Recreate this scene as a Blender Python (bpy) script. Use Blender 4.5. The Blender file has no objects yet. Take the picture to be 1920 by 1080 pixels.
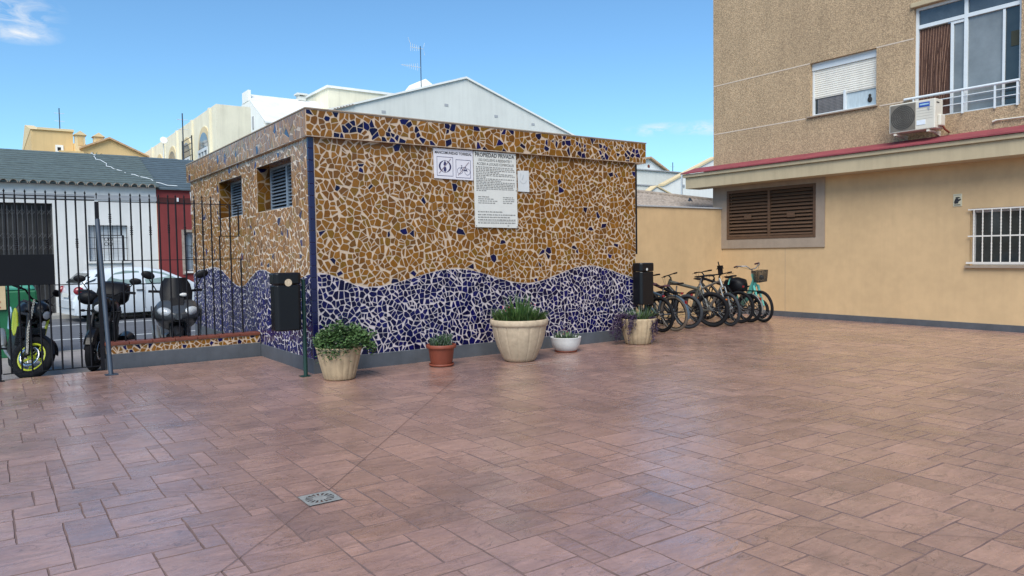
import bpy, math, random
from mathutils import Vector, Matrix
R = math.radians
PI = math.pi
rng = random.Random(11)
scene = bpy.context.scene
COL = scene.collection

# ------------------------------------------------------------------ helpers
def lin(r, g, b):
    f = lambda c: (c/255/12.92) if c <= 10 else (((c/255)+.055)/1.055)**2.4
    return (f(r), f(g), f(b), 1)

class MB:
    """collects faces for ONE mesh"""
    def __init__(s):
        s.v = []; s.f = []; s.c = []; s.m = []; s.sm = []
        s.M = Matrix.Identity(4); s.col = (1, 1, 1, 1); s.mi = 0; s.smooth = False
    def add(s, vs, fs, smooth=None):
        n = len(s.v)
        s.v += [s.M @ Vector(p) for p in vs]
        sm = s.smooth if smooth is None else smooth
        for f in fs:
            s.f.append([n+i for i in f]); s.c.append(s.col); s.m.append(s.mi); s.sm.append(sm)
    def box(s, x0, x1, y0, y1, z0, z1):
        s.add([(x0,y0,z0),(x1,y0,z0),(x1,y1,z0),(x0,y1,z0),(x0,y0,z1),(x1,y0,z1),(x1,y1,z1),(x0,y1,z1)],
              [(0,3,2,1),(4,5,6,7),(0,1,5,4),(1,2,6,5),(2,3,7,6),(3,0,4,7)], False)
    def quad(s, a, b, c, d): s.add([a,b,c,d], [(0,1,2,3)], False)
    def poly(s, pts): s.add(pts, [tuple(range(len(pts)))], False)
    def prism(s, pts, d):
        d = Vector(d); n = len(pts); P = [Vector(p) for p in pts]
        Q = [p+d for p in P]
        s.add(P+Q, [tuple(range(n-1,-1,-1)), tuple(range(n,2*n))] + [(i,(i+1)%n,n+(i+1)%n,n+i) for i in range(n)], False)
    def tube(s, pts, r, seg=8, caps=True):
        P = [Vector(p) for p in pts]; n = len(P)
        rs = r if isinstance(r, (list, tuple)) else [r]*n
        vs = []; up = None
        for i, p in enumerate(P):
            t = (P[min(i+1,n-1)]-P[max(i-1,0)])
            if t.length < 1e-9: t = Vector((0,0,1))
            t.normalize()
            if up is None:
                up = Vector((0,0,1)) if abs(t.z) < .9 else Vector((1,0,0))
            a = up - t*up.dot(t)
            if a.length < 1e-6: a = t.orthogonal()
            a.normalize(); b = t.cross(a); up = a
            for k in range(seg):
                th = 2*PI*k/seg
                vs.append(p + (a*math.cos(th)+b*math.sin(th))*rs[i])
        fs = []
        for i in range(n-1):
            for k in range(seg):
                fs.append((i*seg+k, i*seg+(k+1)%seg, (i+1)*seg+(k+1)%seg, (i+1)*seg+k))
        s.add(vs, fs, True)
        if caps:
            s.add(vs[:seg], [tuple(range(seg-1,-1,-1))], False)
            s.add(vs[-seg:], [tuple(range(seg))], False)
    def ring(s, c, Rr, r, axis='y', seg=32, k=8, a0=0, a1=2*PI, sx=1.0):
        c = Vector(c); full = abs(a1-a0-2*PI) < 1e-6
        n = seg if full else seg+1
        vs = []; fs = []
        for i in range(n):
            a = a0+(a1-a0)*i/seg
            for j in range(k):
                b = 2*PI*j/k
                rr = Rr+r*math.cos(b); h = r*math.sin(b)*sx
                x, z = rr*math.cos(a), rr*math.sin(a)
                p = {'y':(x,h,z), 'x':(h,x,z), 'z':(x,z,h)}[axis]
                vs.append(c+Vector(p))
        for i in range(n if full else n-1):
            for j in range(k):
                i2 = (i+1)%n
                fs.append((i*k+j, i2*k+j, i2*k+(j+1)%k, i*k+(j+1)%k))
        s.add(vs, fs, True)
    def lathe(s, prof, seg=32, c=(0,0,0), flute=None):
        vs = []; fs = []; n = len(prof); c = Vector(c)
        for i, (r, z) in enumerate(prof):
            for k in range(seg):
                a = 2*PI*k/seg
                rr = r*(flute(a, z) if flute else 1)
                vs.append(c+Vector((rr*math.cos(a), rr*math.sin(a), z)))
        for i in range(n-1):
            for k in range(seg):
                fs.append((i*seg+k, i*seg+(k+1)%seg, (i+1)*seg+(k+1)%seg, (i+1)*seg+k))
        s.add(vs, fs, True)
    def disc(s, c, r, axis='z', seg=24, r2=None):
        c = Vector(c)
        f = {'z':lambda a:(math.cos(a),math.sin(a),0),'y':lambda a:(math.cos(a),0,math.sin(a)),'x':lambda a:(0,math.cos(a),math.sin(a))}[axis]
        s.add([c+Vector(f(2*PI*k/seg))*r for k in range(seg)], [tuple(range(seg))], False)
    def ell(s, c, r, seg=16, rings=10):
        c = Vector(c); vs = []; fs = []
        for i in range(rings+1):
            t = PI*i/rings
            for k in range(seg):
                a = 2*PI*k/seg
                vs.append(c+Vector((r[0]*math.sin(t)*math.cos(a), r[1]*math.sin(t)*math.sin(a), r[2]*math.cos(t))))
        for i in range(rings):
            for k in range(seg):
                fs.append((i*seg+k, (i+1)*seg+k, (i+1)*seg+(k+1)%seg, i*seg+(k+1)%seg))
        s.add(vs, fs, True)
    def loft(s, secs, close=True, caps=True):
        n = len(secs[0]); vs = [p for q in secs for p in q]; fs = []
        for i in range(len(secs)-1):
            for k in range(n if close else n-1):
                fs.append((i*n+k, i*n+(k+1)%n, (i+1)*n+(k+1)%n, (i+1)*n+k))
        s.add(vs, fs)
        if caps:
            s.add(secs[0], [tuple(range(n-1,-1,-1))], False); s.add(secs[-1], [tuple(range(n))], False)

ORIG = {}
def thing(name, label, cat, loc=(0,0,0), rot=(0,0,0), group=None, world=True):
    o = bpy.data.objects.new(name, None); COL.objects.link(o)
    o.empty_display_size = .1
    o.location = loc; o.rotation_euler = rot
    o['label'] = label; o['category'] = cat
    if group: o['group'] = group
    ORIG[o] = Vector(loc) if world else Vector((0,0,0))
    return o
def part(name, mb, mats, parent=None, bevel=0, label=None, seg=2, fixn=False):
    if not isinstance(mats, (list, tuple)): mats = [mats]
    off = Vector((0,0,0))
    if parent is not None: off = ORIG[parent]
    me = bpy.data.meshes.new(name)
    me.from_pydata([v-off for v in mb.v], [], mb.f)
    for m in mats: me.materials.append(m)
    me.polygons.foreach_set('material_index', mb.m)
    me.polygons.foreach_set('use_smooth', mb.sm)
    if any(c != (1,1,1,1) for c in mb.c):
        ca = me.color_attributes.new('Col', 'FLOAT_COLOR', 'CORNER')
        buf = []
        for f, c in zip(mb.f, mb.c): buf += list(c)*len(f)
        ca.data.foreach_set('color', buf)
    me.update()
    if fixn:
        import bmesh
        bm = bmesh.new(); bm.from_mesh(me); bmesh.ops.recalc_face_normals(bm, faces=bm.faces); bm.to_mesh(me); bm.free()
    o = bpy.data.objects.new(name, me); COL.objects.link(o)
    if parent is not None:
        o.parent = parent; ORIG[o] = off
    if bevel:
        b = o.modifiers.new('bevel', 'BEVEL'); b.width = bevel; b.segments = seg; b.limit_method = 'ANGLE'; b.angle_limit = R(35)
    if label: o['label'] = label
    return o
def structure(name, mb, m, **k):
    o = part(name, mb, m, **k); o['kind'] = 'structure'; return o
def single(name, mb, m, label, cat, group=None, kind=None, **k):
    o = part(name, mb, m, **k); o['label'] = label; o['category'] = cat
    if group: o['group'] = group
    if kind: o['kind'] = kind
    return o
def copy_thing(root):
    c = root.copy(); COL.objects.link(c)
    for ch in list(root.children):
        d = ch.copy(); COL.objects.link(d); d.parent = c
        for g in list(ch.children):
            e = g.copy(); COL.objects.link(e); e.parent = d
    return c

# ------------------------------------------------------------------ materials
def mat(name, col, rough=.6, var=.12, scale=6, bump=0, bscale=40, metal=0, spec=.5, streak=0, attr=False,
        dirt=0, emis=None, coat=0, speck=None, rvar=0, stretch=None, dist=.004, detail=4):
    m = bpy.data.materials.new(name); m.use_nodes = True
    nt = m.node_tree; N = nt.nodes; L = nt.links
    p = N['Principled BSDF']
    p.inputs['Roughness'].default_value = rough; p.inputs['Metallic'].default_value = metal
    p.inputs['Specular IOR Level'].default_value = spec
    if coat: p.inputs['Coat Weight'].default_value = coat; p.inputs['Coat Roughness'].default_value = .08
    geo = N.new('ShaderNodeNewGeometry'); pos = geo.outputs['Position']
    base = None
    if attr:
        a = N.new('ShaderNodeVertexColor'); a.layer_name = 'Col'; base = a.outputs['Color']
    def noise(sc, det=4, r=.6, vec=None, d=0):
        n = N.new('ShaderNodeTexNoise'); n.inputs['Scale'].default_value = sc; n.inputs['Detail'].default_value = det
        n.inputs['Roughness'].default_value = r; n.inputs['Distortion'].default_value = d
        L.new(vec or pos, n.inputs['Vector']); return n.outputs['Fac']
    def ramp(fac, a, b, c0=0, c1=1):
        r = N.new('ShaderNodeMapRange'); r.inputs['From Min'].default_value = a; r.inputs['From Max'].default_value = b
        r.inputs['To Min'].default_value = c0; r.inputs['To Max'].default_value = c1
        L.new(fac, r.inputs['Value']); return r.outputs['Result']
    def mult(c, fac):   # colour times scalar
        x = N.new('ShaderNodeVectorMath'); x.operation = 'SCALE'
        if hasattr(c, 'is_linked') : L.new(c, x.inputs[0])
        else: x.inputs[0].default_value = c[:3]
        L.new(fac, x.inputs['Scale']); return x.outputs['Vector']
    cur = base if base is not None else col
    if var:
        vec = None
        if stretch:
            mp = N.new('ShaderNodeMapping'); mp.inputs['Scale'].default_value = stretch; L.new(pos, mp.inputs['Vector']); vec = mp.outputs['Vector']
        cur = mult(cur, ramp(noise(scale, 5, .65, vec), .3, .7, 1-var, 1+var))
    if streak:
        mp = N.new('ShaderNodeMapping'); mp.inputs['Scale'].default_value = (3.5, 3.5, .22); L.new(pos, mp.inputs['Vector'])
        cur = mult(cur, ramp(noise(1.4, 5, .7, mp.outputs['Vector']), .45, .75, 1, 1-streak))
    if speck:
        cur = mult(cur, ramp(noise(speck[0], 2, .5), .35, .65, 1-speck[1], 1+speck[1]))
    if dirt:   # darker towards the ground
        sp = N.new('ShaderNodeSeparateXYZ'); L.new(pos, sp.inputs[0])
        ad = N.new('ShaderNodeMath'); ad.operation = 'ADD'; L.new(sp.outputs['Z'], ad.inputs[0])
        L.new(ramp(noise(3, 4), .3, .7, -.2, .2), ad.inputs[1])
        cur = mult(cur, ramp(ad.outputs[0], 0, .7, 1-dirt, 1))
    if hasattr(cur, 'is_linked'): L.new(cur, p.inputs['Base Color'])
    else: p.inputs['Base Color'].default_value = cur
    if rvar: L.new(ramp(noise(scale*1.7, 5, .7), .3, .7, max(.02, rough-rvar), rough+rvar), p.inputs['Roughness'])
    if bump:
        b = N.new('ShaderNodeBump'); b.inputs['Strength'].default_value = bump; b.inputs['Distance'].default_value = dist
        L.new(noise(bscale, detail, .6), b.inputs['Height']); L.new(b.outputs['Normal'], p.inputs['Normal'])
    return m

MT = {}
MT['mosaic'] = mat('glazed_mosaic', (1,1,1,1), .26, var=.13, scale=17, attr=True, bump=.16, bscale=55, rvar=.10, spec=.22, streak=.12)
MT['mosaic_side'] = mat('glazed_mosaic_sky_sheen', (1,1,1,1), .2, var=.10, scale=14, attr=True, bump=.16, bscale=50, rvar=.08, spec=.7, streak=.12)  # glossier left-side tiles; their colours also carry painted sky reflection
MT['paving'] = None
MT['plinth'] = mat('grey_plinth_paint', lin(82,87,95), .7, var=.2, scale=4, bump=.15, bscale=50, dirt=.25, streak=.15)
MT['ochre_wall'] = mat('yellow_ochre_plaster', (.535,.368,.20,1), .85, var=.075, scale=.9, bump=.14, bscale=70, streak=.06, speck=(5,.03))
MT['stucco'] = mat('roughcast_stucco', (.43,.305,.188,1), .95, var=.10, scale=1.0, bump=1.0, bscale=50, speck=(46,.30), dist=.02, streak=.15, detail=3)
MT['groove'] = mat('pale_groove', (.55,.45,.36,1), .9, var=.1)
MT['fascia'] = mat('fascia_plaster', (.45,.365,.235,1), .85, var=.06, scale=2, bump=.06, streak=.14)
MT['redroof'] = mat('red_coated_sheet', (.24,.045,.055,1), .75, var=.2, scale=3, bump=.1, streak=.1)
MT['dkplinth'] = mat('dark_grey_plinth', (.085,.088,.10,1), .75, var=.18, scale=3, dirt=.1)
MT['surround'] = mat('grey_cement_surround', (.30,.235,.18,1), .9, var=.12, scale=3, bump=.1, streak=.12)
MT['brownwood'] = mat('brown_louvre', (.095,.050,.026,1), .7, var=.3, scale=7, stretch=(1,1,12), bump=.1)
MT['dark'] = mat('dark_interior', (.012,.012,.014,1), .9, var=0)
MT['black'] = mat('black_paint', (.005,.005,.007,1), .5, var=.1, spec=.2)
MT['iron'] = mat('black_iron', (.006,.006,.009,1), .55, var=.2, scale=20, spec=.25)
MT['bluegrey'] = mat('blue_grey_paint', (.035,.050,.075,1), .5, var=.1)
MT['green_dk'] = mat('dark_green_paint', (.006,.035,.028,1), .45, var=.1)
MT['white_al'] = mat('white_aluminium', (.62,.66,.69,1), .4, var=.04)
MT['steel'] = mat('brushed_steel', (.30,.31,.33,1), .4, var=.08, metal=.8)
MT['chrome'] = mat('chrome', (.6,.61,.63,1), .18, var=.05, metal=1)
MT['grate'] = mat('grey_grate', (.235,.235,.225,1), .75, var=.2, scale=30, spec=.2)
MT['cream_pl'] = mat('cream_plastic', (.62,.58,.50,1), .5, var=.05, scale=4, streak=.08)
MT['shutter'] = mat('roller_shutter', (.74,.71,.64,1), .55, var=.05, streak=.08)
MT['glass'] = mat('window_glass', (.165,.185,.195,1), .08, var=.3, scale=1.2, spec=.6)
MT['glass_dk'] = mat('dark_glass', (.025,.032,.034,1), .06, var=.2, spec=.8)
MT['curtain'] = mat('pale_curtain', (.45,.52,.56,1), .35, var=.15, scale=6, stretch=(1,8,1), spec=.8)
MT['reed'] = mat('brown_reed', (.095,.045,.032,1), .8, var=.4, scale=30, stretch=(1,3,.3))
MT['reed_l'] = mat('pale_reed', (.30,.17,.115,1), .8, var=.3, scale=30)
MT['terracotta'] = mat('terracotta', (.20,.046,.024,1), .6, var=.15, scale=9)
MT['coping'] = mat('red_coping_tile', (.135,.036,.02,1), .5, var=.2, scale=8)
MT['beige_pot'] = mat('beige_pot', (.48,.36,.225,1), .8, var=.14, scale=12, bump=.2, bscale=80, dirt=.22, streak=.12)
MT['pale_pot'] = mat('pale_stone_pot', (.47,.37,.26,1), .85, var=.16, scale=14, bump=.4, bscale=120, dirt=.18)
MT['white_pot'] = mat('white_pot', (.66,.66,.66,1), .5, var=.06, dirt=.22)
MT['soil'] = mat('soil', (.035,.024,.017,1), .95, var=.4, scale=30, bump=.8, bscale=60)
def leafmat(n, c, r=.5, v=.35):
    return mat(n, c, r, var=v, scale=9, spec=.4)
MT['leaf'] = leafmat('leaf_green', (.075,.135,.045,1)); MT['leaf2'] = leafmat('leaf_dark', (.035,.078,.026,1))
MT['blade'] = leafmat('blade_green', (.065,.125,.03,1)); MT['succ'] = leafmat('grey_green_leaf', (.075,.105,.075,1))
MT['purple'] = leafmat('purple_leaf', (.035,.018,.05,1)); MT['flower'] = mat('pink_flower', (.45,.08,.12,1), .6)
MT['tyre'] = mat('tyre_rubber', (.009,.009,.011,1), .8, var=.2, scale=30, spec=.2)
MT['tyre_g'] = mat('grey_tyre', (.022,.026,.033,1), .8, var=.2, scale=30)
MT['tyre_b'] = mat('tan_tyre', (.12,.095,.075,1), .8, var=.2, scale=30)
MT['mint'] = mat('mint_paint', (.16,.56,.47,1), .3, var=.04, coat=.4)
MT['teal'] = mat('teal_paint', (.05,.20,.19,1), .3, var=.04, coat=.4)
MT['blackgloss'] = mat('black_gloss', (.006,.006,.008,1), .3, var=.05, spec=.3)
MT['greyframe'] = mat('grey_frame', (.07,.068,.055,1), .35, var=.1, coat=.2)
MT['silver'] = mat('silver_paint', (.27,.275,.265,1), .32, var=.08, metal=.5)
MT['blue_mud'] = mat('blue_grey_mudguard', (.055,.085,.12,1), .35, var=.1, coat=.2)
MT['maroon'] = mat('dark_maroon', (.06,.02,.03,1), .55, var=.15)
MT['red'] = mat('red_reflector', (.20,.008,.015,1), .25, var=.1, spec=.8)
MT['orange'] = mat('orange_reflector', (.7,.17,.02,1), .25, var=.1)
MT['mesh'] = mat('dark_wire', (.022,.02,.017,1), .6, var=.2)
MT['yellow'] = mat('acid_yellow', (.50,.55,.03,1), .35, var=.08)
MT['moto_grey'] = mat('fairing_grey', (.055,.06,.067,1), .3, var=.12, coat=.35, spec=.3)
MT['moto_dk'] = mat('engine_dark', (.014,.014,.017,1), .45, var=.4, scale=20, spec=.3)
MT['lightblue'] = mat('pale_blue_plastic', (.32,.50,.60,1), .35, var=.2)
MT['lamp'] = mat('headlamp_glass', (.50,.53,.56,1), .12, var=.2, scale=40, spec=.9)
MT['car'] = mat('white_car_paint', (.62,.67,.72,1), .25, var=.03, coat=.6)
MT['carglass'] = mat('car_glass', (.22,.29,.27,1), .05, var=.3, scale=2.5, spec=.9)
MT['cont_green'] = mat('green_container', (.012,.13,.055,1), .5, var=.18, scale=4, streak=.15)
MT['cont_teal'] = mat('teal_lid', (.035,.24,.17,1), .45, var=.15, scale=4)
MT['paper'] = mat('aged_notice', (.55,.42,.25,1), .8, var=.1)
MT['redink'] = mat('red_ink', (.40,.08,.05,1), .8, var=.1)
MT['sign'] = mat('white_sign', (.60,.60,.57,1), .5, var=.05, scale=3, streak=.05)
MT['sign2'] = mat('lilac_white_sign', (.62,.61,.66,1), .45, var=.04, scale=3)
MT['notice'] = mat('faded_notice', (.55,.57,.58,1), .5, var=.05)
MT['ink'] = mat('black_ink', (.02,.02,.022,1), .6, var=0); MT['inkg'] = mat('grey_ink', (.13,.13,.13,1), .6, var=.3, scale=40)
MT['navyink'] = mat('navy_ink', (.03,.03,.10,1), .6, var=0); MT['greyred'] = mat('faded_red_bar', (.22,.15,.17,1), .6, var=0)
MT['faint'] = mat('faint_print', (.43,.45,.46,1), .6, var=.1)
MT['badge'] = mat('blue_badge', (.03,.075,.36,1), .4, var=.05)
MT['w_house'] = mat('white_render', (.66,.655,.64,1), .9, var=.05, scale=2, streak=.12, bump=.06, dirt=.15)
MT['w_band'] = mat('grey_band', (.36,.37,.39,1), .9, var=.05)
MT['red_house'] = mat('dark_red_render', (.19,.028,.028,1), .85, var=.1, scale=2, streak=.12)
MT['slate'] = mat('slate_tile', (.095,.125,.125,1), .65, var=.28, scale=5, stretch=(1,1,4), bump=.2, streak=.12)
MT['slate2'] = mat('slate_tile_blue', (.075,.105,.125,1), .65, var=.22, scale=5, stretch=(1,1,4), bump=.2)
MT['cream_b'] = mat('cream_render', (.80,.74,.57,1), .9, var=.07, scale=.9, streak=.16)
MT['cream_dk'] = mat('yellowed_render', (.66,.53,.32,1), .9, var=.08, scale=.9, streak=.12)
MT['white_b'] = mat('sunlit_white_render', (.80,.80,.76,1), .9, var=.04, scale=.8, streak=.08)
MT['white_roof'] = mat('whitewashed_roof', (.66,.67,.66,1), .9, var=.12, scale=1.5, bump=.2, bscale=12)
MT['gable_w'] = mat('weathered_white_wall', (.67,.675,.63,1), .95, var=.05, scale=.7, streak=.09, bump=.1, bscale=10)
MT['ochre_b'] = mat('ochre_render', (.66,.47,.23,1), .9, var=.06, scale=.5, streak=.10)
MT['ochre_l'] = mat('light_ochre_render', (.70,.56,.33,1), .9, var=.05, scale=.5)
MT['otile'] = mat('orange_roof_tile', (.50,.33,.19,1), .85, var=.25, scale=4)
MT['gtile'] = mat('weathered_barrel_tile', (.30,.25,.21,1), .9, var=.3, scale=9)
MT['asphalt'] = mat('asphalt', (.095,.10,.115,1), .85, var=.15, scale=2, bump=.25, bscale=120)
MT['pavement'] = mat('grey_paver', (.25,.23,.23,1), .8, var=.15, scale=6, bump=.2, bscale=30)
MT['kerb'] = mat('kerb_stone', (.28,.27,.25,1), .85, var=.15, scale=5)
MT['roadwhite'] = mat('road_paint', (.55,.57,.58,1), .7, var=.15, scale=20)
MT['earth'] = mat('outer_ground', (.16,.145,.125,1), .95, var=.2, scale=.4)
MT['joint'] = mat('saw_cut_joint', (.15,.096,.088,1), .9, var=.2)
MT['stain'] = mat('lime_stain', (.42,.34,.30,1), .9, var=.3, scale=40)

def paving_material():
    m = bpy.data.materials.new('stamped_concrete'); m.use_nodes = True
    nt = m.node_tree; N = nt.nodes; L = nt.links; p = N['Principled BSDF']
    pos = N.new('ShaderNodeNewGeometry').outputs['Position']
    a = N.new('ShaderNodeVertexColor'); a.layer_name = 'Col'
    sep = N.new('ShaderNodeSeparateColor'); L.new(a.outputs['Color'], sep.inputs[0])
    # per-stone offset so that no two stones share a relief
    off = N.new('ShaderNodeVectorMath'); off.operation = 'MULTIPLY_ADD'
    L.new(a.outputs['Color'], off.inputs[0]); off.inputs[1].default_value = (37, 53, 71); L.new(pos, off.inputs[2])
    def noise(sc, det, r, vec, d=0):
        n = N.new('ShaderNodeTexNoise'); n.inputs['Scale'].default_value = sc; n.inputs['Detail'].default_value = det
        n.inputs['Roughness'].default_value = r; n.inputs['Distortion'].default_value = d; L.new(vec, n.inputs['Vector']); return n.outputs['Fac']
    def mr(f, a0, a1, b0, b1):
        r = N.new('ShaderNodeMapRange'); L.new(f, r.inputs['Value'])
        for k, v in zip(('From Min','From Max','To Min','To Max'), (a0,a1,b0,b1)): r.inputs[k].default_value = v
        return r.outputs['Result']
    def math_(op, x, y):
        n = N.new('ShaderNodeMath'); n.operation = op
        for i, q in enumerate((x, y)):
            if hasattr(q, 'is_linked'): L.new(q, n.inputs[i])
            else: n.inputs[i].default_value = q
        return n.outputs[0]
    big = noise(.45, 4, .6, pos); mid = noise(3.0, 5, .65, off.outputs[0], .6); fine = noise(38, 4, .7, pos)
    # slate ridges: wave-like steps
    mp = N.new('ShaderNodeMapping'); mp.inputs['Scale'].default_value = (2.1, 4.6, 1); mp.inputs['Rotation'].default_value = (0,0,.35)
    L.new(off.outputs[0], mp.inputs['Vector'])
    rid = noise(1.5, 3, .5, mp.outputs['Vector'], 1.3)
    st = math_('FRACT', math_('MULTIPLY', rid, 3.4), 0)
    crack = mr(st, 0, .075, 1, 0)     # the dark riser of each slate step
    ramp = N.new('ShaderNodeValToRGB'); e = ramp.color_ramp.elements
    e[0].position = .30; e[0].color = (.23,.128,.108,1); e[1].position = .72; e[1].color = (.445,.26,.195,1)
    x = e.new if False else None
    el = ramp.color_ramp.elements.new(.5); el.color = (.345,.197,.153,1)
    f = math_('ADD', math_('MULTIPLY', big, .55), math_('MULTIPLY', mid, .45))
    L.new(f, ramp.inputs['Fac'])
    k = math_('MULTIPLY', mr(sep.outputs[0], 0, 1, .84, 1.14), mr(fine, .3, .7, .92, 1.08))
    k = math_('MULTIPLY', k, mr(crack, 0, 1, 1, .55))
    k = math_('MULTIPLY', k, mr(noise(1.1, 4, .6, pos), .52, .75, 1, .82))
    mp3 = N.new('ShaderNodeMapping'); mp3.inputs['Scale'].default_value = (5, 26, 1); mp3.inputs['Rotation'].default_value = (0,0,.12); L.new(off.outputs[0], mp3.inputs['Vector'])
    k = math_('MULTIPLY', k, mr(noise(1.0, 5, .7, mp3.outputs['Vector'], .8), .32, .68, .84, 1.12))
    k = math_('MULTIPLY', k, mr(noise(7, 3, .6, off.outputs[0], 1.2), .60, .72, 1, .86))
    def spots(scale, r0, r1, val):
        v = N.new('ShaderNodeTexVoronoi'); v.inputs['Scale'].default_value = scale; L.new(pos, v.inputs['Vector'])
        cs = N.new('ShaderNodeSeparateColor'); L.new(v.outputs['Color'], cs.inputs[0])
        on = math_('GREATER_THAN', cs.outputs[0], .62)
        return math_('SUBTRACT', 1, math_('MULTIPLY', math_('MULTIPLY', mr(v.outputs['Distance'], r0, r1, 1, 0), on), val))
    k = math_('MULTIPLY', k, spots(1.6, .018, .03, .38)); k = math_('MULTIPLY', k, spots(2.7, .014, .026, -.42))
    k = math_('MULTIPLY', k, mr(noise(.8, 3, .5, pos, 1.5), .56, .66, 1, .84))
    sc = N.new('ShaderNodeVectorMath'); sc.operation = 'SCALE'; L.new(ramp.outputs['Color'], sc.inputs[0]); L.new(k, sc.inputs['Scale'])
    L.new(sc.outputs[0], p.inputs['Base Color'])
    rr = math_('ADD', mr(noise(5, 4, .6, off.outputs[0]), .3, .7, .20, .46), mr(big, .35, .65, -.06, .06))
    L.new(rr, p.inputs['Roughness']); p.inputs['Specular IOR Level'].default_value = .5
    p.inputs['Coat Weight'].default_value = .9; p.inputs['Coat IOR'].default_value = 1.72
    L.new(mr(noise(2.2, 5, .65, off.outputs[0], .4), .3, .7, .19, .42), p.inputs['Coat Roughness'])
    h = math_('ADD', math_('MULTIPLY', st, .5), math_('MULTIPLY', mid, .9))
    h = math_('ADD', h, math_('MULTIPLY', fine, .12))
    b2 = N.new('ShaderNodeBump'); b2.inputs['Strength'].default_value = .35; b2.inputs['Distance'].default_value = .006; L.new(h, b2.inputs['Height']); L.new(b2.outputs['Normal'], p.inputs['Coat Normal'])
    b = N.new('ShaderNodeBump'); b.inputs['Strength'].default_value = .7; b.inputs['Distance'].default_value = .008
    L.new(h, b.inputs['Height']); L.new(b.outputs['Normal'], p.inputs['Normal'])
    return m
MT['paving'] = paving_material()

# ------------------------------------------------------------------ polygon tools (trencadis mosaic)
def clip(P, n, c):      # keep n.p <= c
    out = []
    k = len(P)
    for i in range(k):
        a = P[i]; b = P[(i+1)%k]
        da = n[0]*a[0]+n[1]*a[1]-c; db = n[0]*b[0]+n[1]*b[1]-c
        if da <= 0: out.append(a)
        if (da < 0 < db) or (db < 0 < da):
            t = da/(da-db); out.append((a[0]+t*(b[0]-a[0]), a[1]+t*(b[1]-a[1])))
    return out
def area(P): return .5*sum(P[i][0]*P[(i+1)%len(P)][1]-P[(i+1)%len(P)][0]*P[i][1] for i in range(len(P)))
def cen(P): return (sum(p[0] for p in P)/len(P), sum(p[1] for p in P)/len(P))
def inset(P, d):
    Q = P
    for i in range(len(P)):
        a = P[i]; b = P[(i+1)%len(P)]
        ex, ey = b[0]-a[0], b[1]-a[1]; l = math.hypot(ex, ey)
        if l < 1e-6: continue
        n = (ey/l, -ex/l)
        Q = clip(Q, n, n[0]*a[0]+n[1]*a[1]-d)
        if len(Q) < 3: return []
    return Q
def simplify(P, m):
    Q = []
    for p in P:
        if not Q or math.hypot(p[0]-Q[-1][0], p[1]-Q[-1][1]) > m: Q.append(p)
    while len(Q) > 2 and math.hypot(Q[0][0]-Q[-1][0], Q[0][1]-Q[-1][1]) <= m: Q.pop()
    return Q
def voronoi(x0, x1, y0, y1, size, sizef=None):
    nx = max(1, round((x1-x0)/size)); ny = max(1, round((y1-y0)/size))
    dx = (x1-x0)/nx; dy = (y1-y0)/ny
    G = {}
    for i in range(nx):
        for j in range(ny):
            if rng.random() < .10 and nx > 3 and ny > 2: G[i,j] = []; continue
            ps = [(x0+(i+.5+rng.uniform(-.47,.47))*dx, y0+(j+.5+rng.uniform(-.47,.47))*dy)]
            if rng.random() < .16: ps.append((x0+(i+rng.random())*dx, y0+(j+rng.random())*dy))
            G[i,j] = ps
    cells = []
    for (i,j), ps in G.items():
        for p in ps:
            P = [(max(x0,p[0]-2*dx),max(y0,p[1]-2*dy)),(min(x1,p[0]+2*dx),max(y0,p[1]-2*dy)),(min(x1,p[0]+2*dx),min(y1,p[1]+2*dy)),(max(x0,p[0]-2*dx),min(y1,p[1]+2*dy))]
            for a in range(i-2,i+3):
                for b in range(j-2,j+3):
                    for q in G.get((a,b), ()):
                        if q is p: continue
                        n = (q[0]-p[0], q[1]-p[1])
                        P = clip(P, n, (q[0]**2+q[1]**2-p[0]**2-p[1]**2)/2)
                        if len(P) < 3: break
            if len(P) >= 3: cells.append(P)
    return cells
OCH = [(.172,.070,.010),(.195,.083,.012),(.150,.058,.009),(.185,.074,.008),(.130,.055,.012),(.165,.082,.010),(.21,.088,.013)]
NAV = [(.0035,.004,.048),(.003,.0035,.034),(.0045,.005,.066),(.003,.003,.026),(.0035,.0045,.042)]
GRO_U = (.49,.38,.285,1); GRO_L = (.50,.44,.45,1)
def tile(mb, P, fmap, col, gap, h=.004):
    Q = inset(P, gap)
    if len(Q) < 3: return
    Q = simplify(Q, .016)
    if len(Q) < 3 or abs(area(Q)) < .0003: return
    # shards: drop a corner now and then
    if len(Q) > 4 and rng.random() < .75:
        k = min(range(len(Q)), key=lambda i: math.hypot(Q[i][0]-Q[(i+1)%len(Q)][0], Q[i][1]-Q[(i+1)%len(Q)][1])); Q.pop(k)
    if rng.random() < .55:      # nibbled off shard: one extra straight break
        c = cen(Q); a = rng.random()*2*PI; n_ = (math.cos(a), math.sin(a)); ex = max((q[0]-c[0])*n_[0]+(q[1]-c[1])*n_[1] for q in Q)
        Q2 = clip(Q, n_, n_[0]*c[0]+n_[1]*c[1]+ex*rng.uniform(.45,.8))
        if len(Q2) > 2: Q = simplify(Q2, .012)
        if len(Q) < 3: return
    c = cen(Q); tx, ty = rng.uniform(-.022,.022), rng.uniform(-.022,.022)
    v = rng.uniform(.93,1.07); mb.col = (col[0]*v, col[1]*v, col[2]*v, 1)
    n = len(Q)
    top = [fmap(q[0], q[1], h+(q[0]-c[0])*tx+(q[1]-c[1])*ty) for q in Q]
    bot = [fmap(q[0], q[1], 0) for q in Q]
    mb.add(top+bot, [tuple(range(n))]+[(i, n+i, n+(i+1)%n, (i+1)%n) for i in range(n)], False)
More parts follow.
